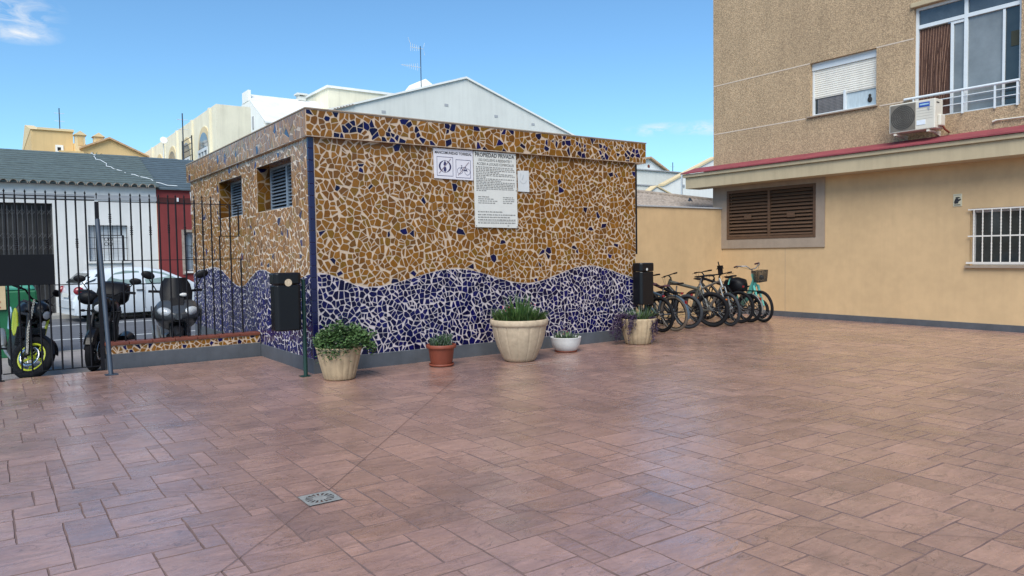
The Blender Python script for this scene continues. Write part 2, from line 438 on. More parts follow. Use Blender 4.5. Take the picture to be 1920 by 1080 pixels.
def mosaic(mb, rect, size, fmap, wave=None, tone=1.0, navy=.035, holes=(), gap=(.0040,.0088), lowgap=(.0032,.0066), lower=.82):
    x0, x1, y0, y1 = rect
    def run(cells, below):
        for P in cells:
            for (a0,a1,b0,b1) in holes:
                c = cen(P)
                best = None
                for n, cc in (((1,0),a0),((-1,0),-a1),((0,1),b0),((0,-1),-b1)):
                    Q = clip(P, n, cc); A = abs(area(Q)) if len(Q) > 2 else 0
                    if best is None or A > best[0]: best = (A, Q)
                P = best[1] if best[0] > 0 else []
                if len(P) < 3: break
            if len(P) < 3: continue
            if wave:
                c = cen(P); z = wave(c[0]); sl = (wave(c[0]+.02)-wave(c[0]-.02))/.04
                n = (-sl, 1); cc = -sl*c[0]+z
                P = clip(P, n, cc) if below else clip(P, (sl,-1), -cc)
                if len(P) < 3: continue
            if below: col = rng.choice(NAV)
            else: col = rng.choice(NAV) if rng.random() < navy else rng.choice(OCH)
            if abs(area(P)) < .0006: continue
            if tone != 1.0: col = (col[0]*tone, col[1]*tone*1.06, col[2]*tone*1.25)
            tile(mb, P, fmap, col, rng.uniform(*(lowgap if below else gap)))
    if wave:
        run(voronoi(x0, x1, y0, 1.45, size*lower), True); run(voronoi(x0, x1, .95, y1, size), False)
    else: run(voronoi(x0, x1, y0, y1, size), False)
def curve(pts):
    pts = sorted(pts)
    def f(s):
        if s <= pts[0][0]: return pts[0][1]
        for (a, za), (b, zb) in zip(pts, pts[1:]):
            if s <= b:
                t = (s-a)/(b-a); t = (1-math.cos(PI*t))/2
                return za+(zb-za)*t
        return pts[-1][1]
    return f

# ================================================================== SETTING
# plaza: individually stamped stones over a grout bed
X0, X1, Y0, Y1 = -4.0, 14.58, -2.0, 11.38
mb = MB(); mb.box(X0-2, 14.75, Y0-6, 11.34, -.30, -.005)
structure('grout_bed', mb, MT['joint'])
U = .113
nx = int((X1-X0)/U); ny = int((Y1-Y0)/U)
occ = [[False]*ny for _ in range(nx)]
SZ = [(2,4),(3,3),(3,2),(2,3),(4,3),(4,2),(3,4),(2,2),(5,3),(3,5)]
BAND = int((5.95-X0)/U)
mb = MB()
def stone(x0, x1, y0, y1, zz):
    g = .0013; x0 += g; x1 -= g; y0 += g; y1 -= g
    out = []; inn = []
    ph = rng.random()*9
    def side(a, b, n):
        for i in range(n):
            t = i/n; yield (a[0]+(b[0]-a[0])*t, a[1]+(b[1]-a[1])*t)
    cor = [(x0,y0),(x1,y0),(x1,y1),(x0,y1)]
    for i in range(4):
        a, b = cor[i], cor[(i+1)%4]
        L_ = math.hypot(b[0]-a[0], b[1]-a[1])
        for p in side(a, b, max(2, int(L_/.09))):
            q = (p[0]+rng.uniform(-.0035,.0035), p[1]+rng.uniform(-.0035,.0035)); out.append(q)
    cx, cy = (x0+x1)/2, (y0+y1)/2
    for q in out:
        s = .004
        inn.append((q[0]+(s if q[0] < cx-.04 else -s if q[0] > cx+.04 else 0), q[1]+(s if q[1] < cy-.04 else -s if q[1] > cy+.04 else 0)))
    n = len(out)
    mb.col = (rng.random(), rng.random(), rng.random(), 1)
    tx, ty = rng.uniform(-.004,.004), rng.uniform(-.004,.004)
    mb.add([(p[0],p[1],-.006) for p in out]+[(p[0],p[1],zz+(p[0]-cx)*tx+(p[1]-cy)*ty) for p in inn],
           [tuple(range(n,2*n))], False)
    mb.mi = 1; k0 = len(mb.v)-2*n
    for i in range(n):
        mb.f.append([k0+i, k0+(i+1)%n, k0+n+(i+1)%n, k0+n+i]); mb.c.append(mb.col); mb.m.append(1); mb.sm.append(False)
    mb.mi = 0
for j in range(ny):          # soldier course band across the plaza
    for i in (BAND, BAND+1): occ[i][j] = True
for j in range(ny):
    stone(X0+BAND*U, X0+(BAND+2)*U, Y0+j*U, Y0+(j+1)*U, rng.uniform(-.001,.001))
def place(i, j, w, h):
    if i+w > nx or j+h > ny or any(occ[a][b] for a in range(i,i+w) for b in range(j,j+h)): return
    for a in range(i,i+w):
        for b in range(j,j+h): occ[a][b] = True
    xa, xb, ya, yb = X0+i*U, X0+(i+w)*U, Y0+j*U, Y0+(j+h)*U
    if not (xb > 1.54 and xa < 1.72 and yb > 4.29 and ya < 4.49): stone(xa, xb, ya, yb, rng.uniform(-.0012,.0012))
    else:   # stones round the drain are cut to it
        for q in ((xa,min(xb,1.52),ya,yb),(max(xa,1.74),xb,ya,yb),(max(xa,1.52),min(xb,1.74),ya,min(yb,4.27)),(max(xa,1.52),min(xb,1.74),max(ya,4.51),yb)):
            if q[1]-q[0] > .012 and q[3]-q[2] > .012: stone(*q, 0)
cells = [(i, j) for i in range(nx) for j in range(ny)]
rng.shuffle(cells)
for i, j in cells[:len(cells)//3]:
    w, h = rng.choice(((4,3),(3,4),(2,4),(2,4),(4,2),(3,3),(3,3),(5,3),(3,5),(3,2)))
    place(i, j, w, h)
cells.sort(key=lambda c: (c[1]//3, c[0], c[1]))
for w, h in ((3,3),(2,4),(4,2),(2,3),(3,2),(2,2),(1,4),(4,1),(1,3),(3,1),(1,2),(2,1),(1,1)):
    for i, j in cells:
        if not occ[i][j]: place(i, j, w, h)
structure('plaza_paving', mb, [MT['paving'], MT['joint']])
# saw-cut joints running from the drain
mb = MB()
def strip(a, b, w, z):
    a, b = Vector(a), Vector(b); d = (b-a).normalized(); n = Vector((-d.y, d.x))*w/2
    k = max(2, int((b-a).length/.35)); prev = None
    for i in range(k+1):
        p = a+(b-a)*i/k+n.normalized()*rng.uniform(-.002,.002); ww = rng.uniform(.8,1.15)
        cur = (p-n*ww, p+n*ww)
        if prev: mb.quad((prev[0].x,prev[0].y,z),(cur[0].x,cur[0].y,z),(cur[1].x,cur[1].y,z),(prev[1].x,prev[1].y,z))
        prev = cur
for b, w_ in (((4.75,7.85),.0045),((-.6,2.25),.004),((-.9,6.9),.0028),((4.4,1.35),.0028)):
    a = Vector((1.63,4.39)); d = (Vector(b)-a).normalized()*.14
    strip(a+d, b, w_, .0035)
structure('expansion_joint', mb, mat('fine_cut_joint', (.17,.10,.083,1), .9, var=.3))
mb = MB()      # lime bleeding out of the joints in front of the big planter
for a, b, w_ in (((5.72,7.93),(6.42,7.90),.016),((5.80,8.06),(6.3,8.05),.010),((5.95,7.80),(6.34,7.78),.010),((5.78,7.86),(5.79,8.08),.010),((6.12,7.76),(6.13,8.06),.012),((6.36,7.80),(6.37,8.02),.010)): strip(a, b, w_, .0036)
structure('lime_stain', mb, MT['stain'])

mb = MB(); S = 600
mb.quad((-S,-S,-.34),(S,-S,-.34),(S,S,-.34),(-S,S,-.34)); structure('ground', mb, MT['earth'])
mb = MB(); mb.box(-20, 3.2, 11.35, 14.85, -.33, -.075)
mb.box(3.2, 40, 15.6, 16.2, -.33, -.075)
structure('near_pavement', mb, MT['pavement'])
mb = MB()
for i in range(60):      # paver joints of the street pavement
    x = -6+i*.2
    if x < 3.1: mb.box(x, x+.008, 11.5, 14.7, -.075, -.0735)
structure('pavement_joint', mb, MT['kerb'])
mb = MB(); mb.box(-40, 60, 14.85, 15.0, -.33, -.07); structure('kerb', mb, MT['kerb'], bevel=.015)
mb = MB(); mb.box(-60, 60, 15.0, 24.35, -.33, -.15); structure('road', mb, MT['asphalt'])
mb = MB(); mb.quad((-30,17.85,-.146),(40,17.85,-.146),(40,17.97,-.146),(-30,17.97,-.146))
mb.quad((-30,21.72,-.146),(40,21.72,-.146),(40,21.86,-.146),(-30,21.86,-.146)); structure('road_marking', mb, MT['roadwhite'])
mb = MB(); mb.box(-40, 60, 24.35, 25.25, -.33, -.03); structure('far_pavement', mb, MT['kerb'], bevel=.015)

# ================================================================== KIOSK
KX0, KX1, KY0, KY1 = 3.364, 9.108, 9.134, 15.75
k = thing('mosaic_kiosk', 'flat roofed kiosk clad in ochre and navy broken tile mosaic with wavy blue base', 'kiosk', (KX0, KY0, 0))
fr = curve([(2.9,1.2),(3.42,1.295),(4.15,1.085),(5.48,1.295),(6.78,1.045),(8.02,1.285),(9.25,1.05)])
lf = curve([(-16.2,1.1),(-15.2,1.28),(-14.0,1.335),(-12.4,1.03),(-11.26,1.315),(-10.0,1.145),(-9.1,1.28)])
W1 = (12.15, 13.58, 2.19, 2.82); W2 = (9.80, 11.35, 2.18, 2.85)    # y0,y1,z0,z1
mb = MB(); mb.mi = 0
# backing walls (grout colour), left face with two openings
def grout_front():
    n = 60
    for i in range(n):
        a = KX0+(KX1-KX0)*i/n; b = KX0+(KX1-KX0)*(i+1)/n
        za, zb = fr(a), fr(b)
        mb.col = GRO_L; mb.quad((a,KY0,.0),(b,KY0,.0),(b,KY0,zb),(a,KY0,za))
        mb.col = GRO_U; mb.quad((a,KY0,za),(b,KY0,zb),(b,KY0,3.1),(a,KY0,3.1))
grout_front()
def grout_left():
    ys = sorted(set([KY0, KY1, W1[0], W1[1], W2[0], W2[1]] + [KY0+(KY1-KY0)*i/50 for i in range(51)]))
    for a, b in zip(ys, ys[1:]):
        za, zb = lf(-a), lf(-b); m = (a+b)/2
        mb.col = (.62,.57,.56,1); mb.quad((KX0,b,0),(KX0,a,0),(KX0,a,za),(KX0,b,zb))  # left grout painted paler, as if catching the sky
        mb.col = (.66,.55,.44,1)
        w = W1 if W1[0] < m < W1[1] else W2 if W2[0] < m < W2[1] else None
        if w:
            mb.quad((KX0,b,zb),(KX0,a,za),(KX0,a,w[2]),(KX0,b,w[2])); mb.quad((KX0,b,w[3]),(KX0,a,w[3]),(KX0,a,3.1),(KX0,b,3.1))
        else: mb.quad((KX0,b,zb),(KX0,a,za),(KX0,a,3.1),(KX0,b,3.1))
grout_left()
mb.col = GRO_U
mb.quad((KX1,KY0,0),(KX1,KY1,0),(KX1,KY1,3.1),(KX1,KY0,3.1)); mb.quad((KX1,KY1,0),(KX0,KY1,0),(KX0,KY1,3.1),(KX1,KY1,3.1))
F_front = lambda s, t, h: (s, KY0-h, t)
F_left = lambda s, t, h: (KX0-h, -s, t)
mosaic(mb, (KX0+.07, KX1, .185, 3.02), .085, F_front, fr)
mb.mi = 1
mosaic(mb, (-KY1, -KY0-.02, .185, 3.05), .098, F_left, lf, holes=[(-W1[1],-W1[0],W1[2],W1[3]),(-W2[1],-W2[0],W2[2],W2[3])], navy=.03, tone=1.45)  # tone brightens the tile colours to paint in the sky's glancing reflection
mb.mi = 0
F_right = lambda s, t, h: (KX1+h, s, t)
mosaic(mb, (KY0, KY1, .185, 3.02), .20, F_right, navy=.05)
# reveals of the two openings in larger shards
for w in (W1, W2):
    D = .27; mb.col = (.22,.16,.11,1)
    xa, xb = KX0, KX0+D
    mb.quad((xa,w[1],w[2]),(xb,w[1],w[2]),(xb,w[1],w[3]),(xa,w[1],w[3]))
    mb.quad((xb,w[0],w[2]),(xa,w[0],w[2]),(xa,w[0],w[3]),(xb,w[0],w[3]))
    mb.quad((xa,w[0],w[3]),(xa,w[1],w[3]),(xb,w[1],w[3]),(xb,w[0],w[3]))
    mb.quad((xa,w[0],w[2]),(xb,w[0],w[2]),(xb,w[1],w[2]),(xa,w[1],w[2]))
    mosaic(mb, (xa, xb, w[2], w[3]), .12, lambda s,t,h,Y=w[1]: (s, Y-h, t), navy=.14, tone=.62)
    mosaic(mb, (w[0], w[1], xa, xb), .13, lambda s,t,h,Z=w[3]: (t, s, Z-h), navy=.1)
part('wall', mb, [MT['mosaic'], MT['mosaic_side']], k)
mb = MB()      # plinth, 3 mm proud of the tiles
mb.box(KX0-.009, KX1+.02, KY0-.010, KY0+.02, -.05, .185); mb.box(KX0-.010, KX0+.02, KY0+.02, KY1, -.05, .187)
part('plinth', mb, MT['plinth'], k, bevel=.004)
# overhanging cornice
CX0, CX1, CY0, CY1 = 3.315, 9.31, 9.075, 15.86
mb = MB(); mb.col = GRO_U
mb.box(CX0, CX1, CY0, CY1, 3.015, 3.352)
mosaic(mb, (CX0, CX1, 3.02, 3.35), .084, lambda s,t,h: (s, CY0-h, t), navy=.24)
mb.mi = 1
mosaic(mb, (-CY1, -CY0, 3.02, 3.35), .112, lambda s,t,h: (CX0-h, -s, t), navy=.02, tone=1.5)  # cornice side: sky reflection painted in as paler tile colour
mb.mi = 0
mosaic(mb, (CY0, CY1, 3.02, 3.35), .16, lambda s,t,h: (CX1+h, s, t), navy=.24)
mosaic(mb, (CX0, CX1, CY0, KY0), .06, lambda s,t,h: (s, t, 3.015-h), navy=.1) if False else None
part('cornice', mb, [MT['mosaic'], MT['mosaic_side']], k)
mb = MB(); mb.box(CX0-.012, CX1+.012, CY0-.012, CY1+.012, 3.354, 3.372)
part('roof_slab', mb, MT['surround'], k, bevel=.004)
mb = MB()      # navy corner strip of square glazed tiles
for i in range(19):
    z = .19+i*.149; mb.box(KX0-.012, KX0+.062, KY0-.012, KY0+.04, z, min(z+.1465, 3.014))
part('corner_trim', mb, mat('navy_glazed_tile', (.006,.006,.05,1), .25, var=.15), k, bevel=.006)
mb = MB(); mb.tube([(KX1+.035,KY0+.03,3.0),(KX1+.035,KY0+.03,1.46)], .028, 10)
part('downpipe', mb, MT['black'], k)
louv = mat('blue_grey_louvre', (.17,.215,.27,1), .4, var=.1)
for w in (W1, W2):
    xf = KX0+.22; y0, y1, z0, z1 = w
    mb = MB(); t = .035
    mb.box(xf-.02, xf+.03, y0, y0+t, z0, z1); mb.box(xf-.02, xf+.03, y1-t, y1, z0, z1)
    mb.box(xf-.02, xf+.03, y0+t, y1-t, z0, z0+t); mb.box(xf-.02, xf+.03, y0+t, y1-t, z1-t, z1)
    ym = (y0+y1)/2; mb.box(xf-.03, xf+.03, ym-.028, ym+.028, z0+t, z1-t)
    f = part('window', mb, louv, k, bevel=.004)
    mb = MB(); mb.box(xf+.05, xf+.06, y0, y1, z0, z1); part('backing', mb, MT['dark'], f)
    for a, b in ((y0+t, ym-.028), (ym+.028, y1-t)):
        mb = MB(); n = 12
        for i in range(n):
            z = z0+t+(z1-z0-2*t)*(i+.5)/n
            mb.prism([(xf-.02,a,z-.018),(xf-.016,a,z-.022),(xf+.026,a,z+.012),(xf+.022,a,z+.016)], (0,b-a,0))
        part('louvre', mb, louv, f)

# ------------------------------------------------------------------ signs on the kiosk
def text_mesh(mb, s, x, y, z, size, width=None, bold=0):
    cu = bpy.data.curves.new('t', 'FONT'); cu.body = s; cu.size = size; cu.offset = bold; cu.resolution_u = 2
    o = bpy.data.objects.new('t', cu); COL.objects.link(o)
    bpy.context.view_layer.update()
    dg = bpy.context.evaluated_depsgraph_get(); me = o.evaluated_get(dg).to_mesh()
    xs = [v.co.x for v in me.vertices]
    w = max(xs)-min(xs); sc = (width/w) if width else 1
    mb.add([(x+(v.co.x-min(xs))*sc, y, z+v.co.y) for v in me.vertices], [tuple(p.vertices) for p in me.polygons], False)
    o.evaluated_get(dg).to_mesh_clear(); bpy.data.objects.remove(o); bpy.data.curves.remove(cu)
def words(mb, x0, x1, y, z, h, fill=.9):
    x = x0
    while x < x0+(x1-x0)*fill:
        w = rng.uniform(.018,.06); x2 = min(x+w, x1)
        c = x
        while c < x2-.003:
            cw = rng.uniform(.004,.008); hh = h*rng.choice((.8,1,1,1))
            mb.quad((c,y,z),(min(c+cw,x2),y,z),(min(c+cw,x2),y,z+hh),(c,y,z+hh)); c += cw+.0025
        x = x2+.011
SY = KY0-.022
s1 = thing('sign_board', 'white landscape sign with crossed out dog waste and bicycle pictograms on mosaic wall', 'sign', (5.17, SY, 2.57))
mb = MB(); mb.prism([(5.165,SY,2.578),(5.81,SY,2.572),(5.805,SY,3.0),(5.155,SY,3.0)], (0,.014,0)); part('panel', mb, MT['sign2'], s1, fixn=True)
ya = SY-.002
mb = MB(); text_mesh(mb, 'MANCOMUNIDAD TORRESAL', 5.175, ya, 2.925, .052, .61, .0012); part('lettering', mb, MT['ink'], s1)
def frame_outline(mb, x0, x1, z0, z1, t, y):
    for a in ((x0,x1,z0,z0+t),(x0,x1,z1-t,z1),(x0,x0+t,z0+t,z1-t),(x1-t,x1,z0+t,z1-t)):
        mb.quad((a[0],y,a[2]),(a[1],y,a[2]),(a[1],y,a[3]),(a[0],y,a[3]))
def arc2(mb, cx, cz, r, t, y, a0=0, a1=2*PI, n=28, taper=False):
    for i in range(n):
        a = a0+(a1-a0)*i/n; b = a0+(a1-a0)*(i+1)/n
        tt = lambda q: t*(math.sin((q-a0)/(a1-a0)*PI)*.9+.12) if taper else t
        pa, pb = tt(a), tt(b)
        mb.quad((cx+r*math.cos(a),y,cz+r*math.sin(a)),(cx+(r+pa)*math.cos(a),y,cz+(r+pa)*math.sin(a)),(cx+(r+pb)*math.cos(b),y,cz+(r+pb)*math.sin(b)),(cx+r*math.cos(b),y,cz+r*math.sin(b)))
def bar2(mb, a, b, t, y):
    a, b = Vector(a), Vector(b); d = (b-a).normalized(); n = Vector((-d.y,d.x))*t/2
    q = [a-n,b-n,b+n,a+n]; mb.poly([(p.x,y,p.y) for p in q])
mb = MB(); frame_outline(mb, 5.205, 5.47, 2.615, 2.885, .006, ya)
arc2(mb, 5.338, 2.75, .075, .026, ya, PI*.62, PI*1.38, taper=True); arc2(mb, 5.338, 2.75, .075, .026, ya, -PI*.38, PI*.38, taper=True)
arc2(mb, 5.338, 2.75, .084, .004, ya)
mb.poly([(5.338,ya,2.755),(5.365,ya,2.775),(5.352,ya,2.81),(5.338,ya,2.835),(5.32,ya,2.805),(5.312,ya,2.772)])
mb.poly([(5.338,ya,2.665),(5.362,ya,2.70),(5.356,ya,2.735),(5.338,ya,2.748),(5.318,ya,2.73),(5.313,ya,2.695)])
part('waste_pictogram', mb, MT['navyink'], s1)
mb = MB(); frame_outline(mb, 5.515, 5.765, 2.60, 2.86, .006, ya)
arc2(mb, 5.585, 2.70, .042, .005, ya); arc2(mb, 5.71, 2.69, .042, .005, ya)
for a, b in (((5.585,2.70),(5.61,2.755)),((5.61,2.755),(5.68,2.75)),((5.61,2.75),(5.645,2.70)),((5.645,2.70),(5.68,2.752)),((5.68,2.76),(5.71,2.69)),((5.60,2.778),(5.625,2.776)),((5.61,2.778),(5.612,2.75))):
    bar2(mb, a, b, .006, ya)
bar2(mb, (5.65,2.71),(5.705,2.708), .016, ya)
part('bicycle_pictogram', mb, MT['navyink'], s1)
for a_, b_ in (((5.24,2.65),(5.43,2.86)),((5.55,2.635),(5.735,2.83))):
    mb = MB(); bar2(mb, a_, b_, .009, ya-.0015); part('strike_bar', mb, MT['greyred'], s1)

s2 = thing('sign_board', 'tall white private property notice board with black heading and lines of small print', 'sign', (5.83, SY, 1.89))
mb = MB(); mb.prism([(5.832,SY-.006,1.897),(6.592,SY-.006,1.887),(6.572,SY-.006,3.005),(5.818,SY-.006,2.997)], (0,.016,0)); part('panel', mb, MT['sign'], s2, fixn=True)
yb = SY-.0085
mb = MB(); text_mesh(mb, 'PROPIEDAD PRIVADA', 5.842, yb, 2.925, .082, .70, .0015); part('heading', mb, MT['ink'], s2)
mb = MB(); text_mesh(mb, 'USO EXCLUSIVO A RESIDENTES Y', 5.895, yb, 2.862, .054, .60); text_mesh(mb, 'ACCESO A LOCALES COMERCIALES', 5.87, yb, 2.805, .054, .66); part('subheading', mb, MT['ink'], s2)
mb = MB(); z = 2.770
for i, f in enumerate((.9,.95,1,.55,.92,1,.2,1,.65,1,1,1,.97,.98,.2)):
    words(mb, 5.855, 6.545, yb, z, .014, f); z -= .0245
for i, f in enumerate((.5,.65,.85,.78)):
    words(mb, 5.885, 6.26, yb, 2.335-i*.030, .014, f); words(mb, 6.325, 6.53, yb, 2.335-i*.028, .013, .8)
for i, (z, f) in enumerate(((2.115,.6),(2.072,1),(2.035,.85),(1.998,1),(1.952,1),(1.912,.2))):
    words(mb, 5.875 if i < 5 else 6.4, 6.55, yb, z, .016, f)
mb.quad((5.88,yb,1.984),(6.55,yb,1.984),(6.55,yb,1.987),(5.88,yb,1.987))
part('small_print', mb, MT['inkg'], s2)
for x, z in ((5.845,2.985),(6.558,2.985),(5.845,1.915),(6.578,1.905),(6.57,2.45)):
    mb = MB(); mb.disc((x, yb-.001, z), .008, 'y', 10); part('screw', mb, MT['ink'], s2)
s3 = thing('wall_notice', 'small blank faded notice card right of the private property board', 'notice', (6.71, SY, 2.44))
mb = MB(); mb.prism([(6.615,SY,2.445),(6.825,SY,2.44),(6.818,SY,2.765),(6.61,SY,2.755)], (0,.01,0)); part('card', mb, MT['notice'], s3, fixn=True)
mb = MB(); arc2(mb, 6.71, 2.63, .06, .006, SY-.002, PI*1.1, PI*1.9); bar2(mb, (6.69,2.62),(6.72,2.70), .02, SY-.002); bar2(mb, (6.66,2.66),(6.665,2.72), .008, SY-.002); part('faint_print', mb, MT['faint'], s3)

# ------------------------------------------------------------------ drain
d = thing('drain_grate', 'square grey floor drain with radial slots set in the plaza paving', 'drain', (1.63, 4.39, 0))
mb = MB(); cx, cy, h = 1.628, 4.39, .105
n = 40
outer = []
for i in range(n):
    a = 2*PI*i/n; c_, s_ = math.cos(a), math.sin(a); q = max(abs(c_), abs(s_)); outer.append((cx+h*c_/q, cy+h*s_/q))
for i in range(n):   # plate between the square rim and the slot ring
    a, b = 2*PI*i/n, 2*PI*(i+1)/n; j = (i+1)%n; r = .087
    mb.quad((outer[i][0],outer[i][1],.0016),(outer[j][0],outer[j][1],.0016),(cx+r*math.cos(b),cy+r*math.sin(b),.0016),(cx+r*math.cos(a),cy+r*math.sin(a),.0016))
for i in range(16):
    a = 2*PI*i/16; w0, w1 = .0075, .011
    ca, sa = math.cos(a), math.sin(a)
    def P(r, w): return (cx+r*ca-w*sa, cy+r*sa+w*ca, .0016)
    mb.quad(P(.045,-w0*.75),P(.088,-w1*.75),P(.088,w1*.75),P(.045,w0*.75))
mb.disc((cx,cy,.0016), .047, 'z', 24)
part('plate', mb, MT['grate'], d)
mb = MB(); mb.box(cx-h-.004, cx+h+.004, cy-h-.004, cy+h+.004, -.06, -.006); part('sump', mb, MT['dark'], d)

# ------------------------------------------------------------------ street fence
FY = 11.37
w = thing('low_wall', 'low mosaic wall with red coping carrying the iron railings', 'wall', (2.25, FY, 0))
LX0, LX1 = 1.285, KX0-.012
mb = MB(); mb.box(LX0, LX1, FY, FY+.2, -.07, .205); part('plinth', mb, MT['plinth'], w, bevel=.004)
mb = MB(); mb.col = GRO_U; mb.box(LX0, LX1, FY+.008, FY+.19, .206, .322)
mosaic(mb, (LX0, LX1, .207, .322), .066, lambda s,t,h: (s, FY+.008-h, t), navy=.13); part('mosaic_band', mb, MT['mosaic'], w)
mb = MB()
for i in range(7):
    a = LX0-.02+i*(LX1-LX0+.02)/7; mb.box(a, a+(LX1-LX0+.02)/7-.004, FY-.015, FY+.215, .324, .368)
part('coping', mb, MT['coping'], w, bevel=.008)
BY = FY+.09
def spear(mb, x, z):
    mb.tube([(x,BY,z-.09),(x,BY,z-.045),(x,BY,z-.03),(x,BY,z)], [.005,.006,.013,.001], 8)
def knuckle(mb, x, z):
    for i in range(5): mb.ell((x,BY,z+(i-2)*.026), (.019 if i != 2 else .022,.019,.011), 10, 6)
fence = thing('iron_railings', 'black iron railings with spear tips on the low mosaic wall', 'railings', (2.25, BY, .37))
def rail(mb, x0, x1, z, t=.011): mb.box(x0, x1, BY-.006, BY+.006, z-t/2, z+t/2)
for (a, b, z) in ((1.262,3.13,2.295),(1.265,1.545,1.835),(1.53,3.128,1.485),(2.82,3.115,1.825)):
    mb = MB(); rail(mb, a, b, z); part('rail', mb, MT['iron'], fence)
XB = [1.395,1.525,1.655,1.775,1.895,2.015,2.135,2.235,2.35,2.485,2.595,2.715]
for i, x in enumerate(XB):
    mb = MB()
    if i == 1: mb.tube([(x,BY,2.35),(x,BY,1.835)], .0112, 8); mb.tube([(x+.022,BY,1.835),(x+.022,BY,1.485)], .0125, 8); mb.tube([(x+.006,BY,1.485),(x+.006,BY,.36)], .0112, 8)
    else: mb.tube([(x,BY,2.35),(x,BY,.36)], .0112, 8)
    spear(mb, x, 2.42)
    if i in (0,2,4,6,8,10): knuckle(mb, x, 2.07 if i == 0 else 1.90 if i != 6 else 1.93)
    part('bar', mb, MT['iron'], fence)
for i, x in enumerate((2.845,2.98,3.105)):
    mb = MB(); mb.tube([(x,BY,2.35 if i < 1 else 2.295),(x,BY,1.825)], .0112, 8); x2 = x-.02 if i == 0 else x
    mb.tube([(x2,BY,1.825),(x2,BY,.36)] if i < 2 else [(x+.018,BY,1.49),(x+.018,BY,.36)], .0112 if i < 2 else .0125, 8)
    part('bar', mb, MT['iron'], fence)
gate = thing('iron_gate', 'black iron gate with spear tipped bars and solid black plate', 'gate', (.6, BY, 0))
mb = MB(); mb.box(-1.6, 1.215, BY-.008, BY+.008, 2.30, 2.315); part('rail', mb, MT['iron'], gate)
mb = MB(); mb.box(-1.6, 1.215, BY-.008, BY+.008, 2.345, 2.357); part('rail', mb, MT['iron'], gate)
mb = MB(); mb.box(.72, 1.215, BY-.008, BY+.008, 1.172, 1.184); part('rail', mb, MT['iron'], gate)
mb = MB(); mb.box(.11, 1.215, BY-.008, BY+.008, .045, .058); part('rail', mb, MT['iron'], gate)
for i in range(9):
    x = .205+i*.1125
    mb = MB(); mb.tube([(x,BY,2.36),(x,BY,.05)], .0112, 8); spear(mb, x, 2.43)
    if i in (1,4): knuckle(mb, x, 1.72)
    if i in (1,7): knuckle(mb, x, .46)
    if i == 7: knuckle(mb, x, 1.73)
    part('bar', mb, MT['iron'], gate)
for i in range(9):
    x = .0925-i*.1125
    mb = MB(); mb.tube([(x,BY,2.36),(x,BY,.05)], .0112, 8); spear(mb, x, 2.43); part('bar', mb, MT['iron'], gate)
mb = MB(); mb.box(-.9, .722, BY-.022, BY-.012, 1.185, 1.585); part('plate', mb, MT['black'], gate, bevel=.003)
mb = MB(); mb.box(1.215, 1.263, BY-.025, BY+.025, -.02, 2.29); spear(mb, 1.24, 2.42)
single('gate_post', mb, MT['iron'], 'square black steel post between the gate and the railings', 'post', bevel=.003)
mb = MB(); mb.box(.035, .092, 11.16, 11.22, -.01, 1.17); mb.box(.01,.12,11.13,11.25,-.008,.004)
single('gate_post', mb, MT['iron'], 'black stop post at the left edge in front of the gate plate', 'post', bevel=.003)
mb = MB(); mb.tube([(1.262,10.86,.0),(1.236,BY-.05,2.05)], .029, 10); mb.box(1.19,1.34,10.78,10.92,.001,.008)
single('brace_pole', mb, MT['bluegrey'], 'leaning blue grey steel brace propping the gate post', 'pole')

# ------------------------------------------------------------------ litter bins
def litter_bin(loc, label, post, sticker):
    t = thing('litter_bin', label, 'bin', loc, group='black litter bins')
    x, y, z = loc
    mb = MB()
    pr = [(-.165,.10),(.165,.10),(.165,-.06),(.13,-.10),(-.13,-.10),(-.165,-.06)]
    mb.prism([(x+a,y+b,.60) for a, b in pr], (0,0,.56)); part('body', mb, MT['blackgloss'], t, bevel=.015, fixn=True)
    mb = MB(); mb.prism([(x+a*1.03,y+b*1.05,1.165) for a, b in pr], (0,0,.145)); part('lid', mb, MT['blackgloss'], t, bevel=.02, fixn=True)
    mb = MB(); mb.disc((x+sticker[0], y-.107 if sticker[2] else y-.112, sticker[1]), sticker[2] or .02, 'y', 20)
    part('sticker' if sticker[2] > .03 else 'lock', mb, mat('bin_sticker', (.50,.40,.28,1) if sticker[2] > .03 else (.6,.6,.58,1), .5, var=.3, scale=50), t)
    if post:
        px_, py_ = post
        mb = MB(); mb.tube([(px_,py_,0),(px_,py_,1.22)], .026, 12); mb.box(px_-.07,px_+.05,py_-.06,py_+.06,.001,.008)
        part('post', mb, MT['green_dk'], t)
    return t
litter_bin((2.975, 8.98, 0), 'black litter bin on dark green post with round sticker, at left kiosk corner', (3.21, 9.03), (-.005,1.19,.045))
litter_bin((9.165, 9.0, 0), 'black litter bin at right kiosk corner beside the parked bicycles', (9.30, 9.09), (-.03,1.20,.022))

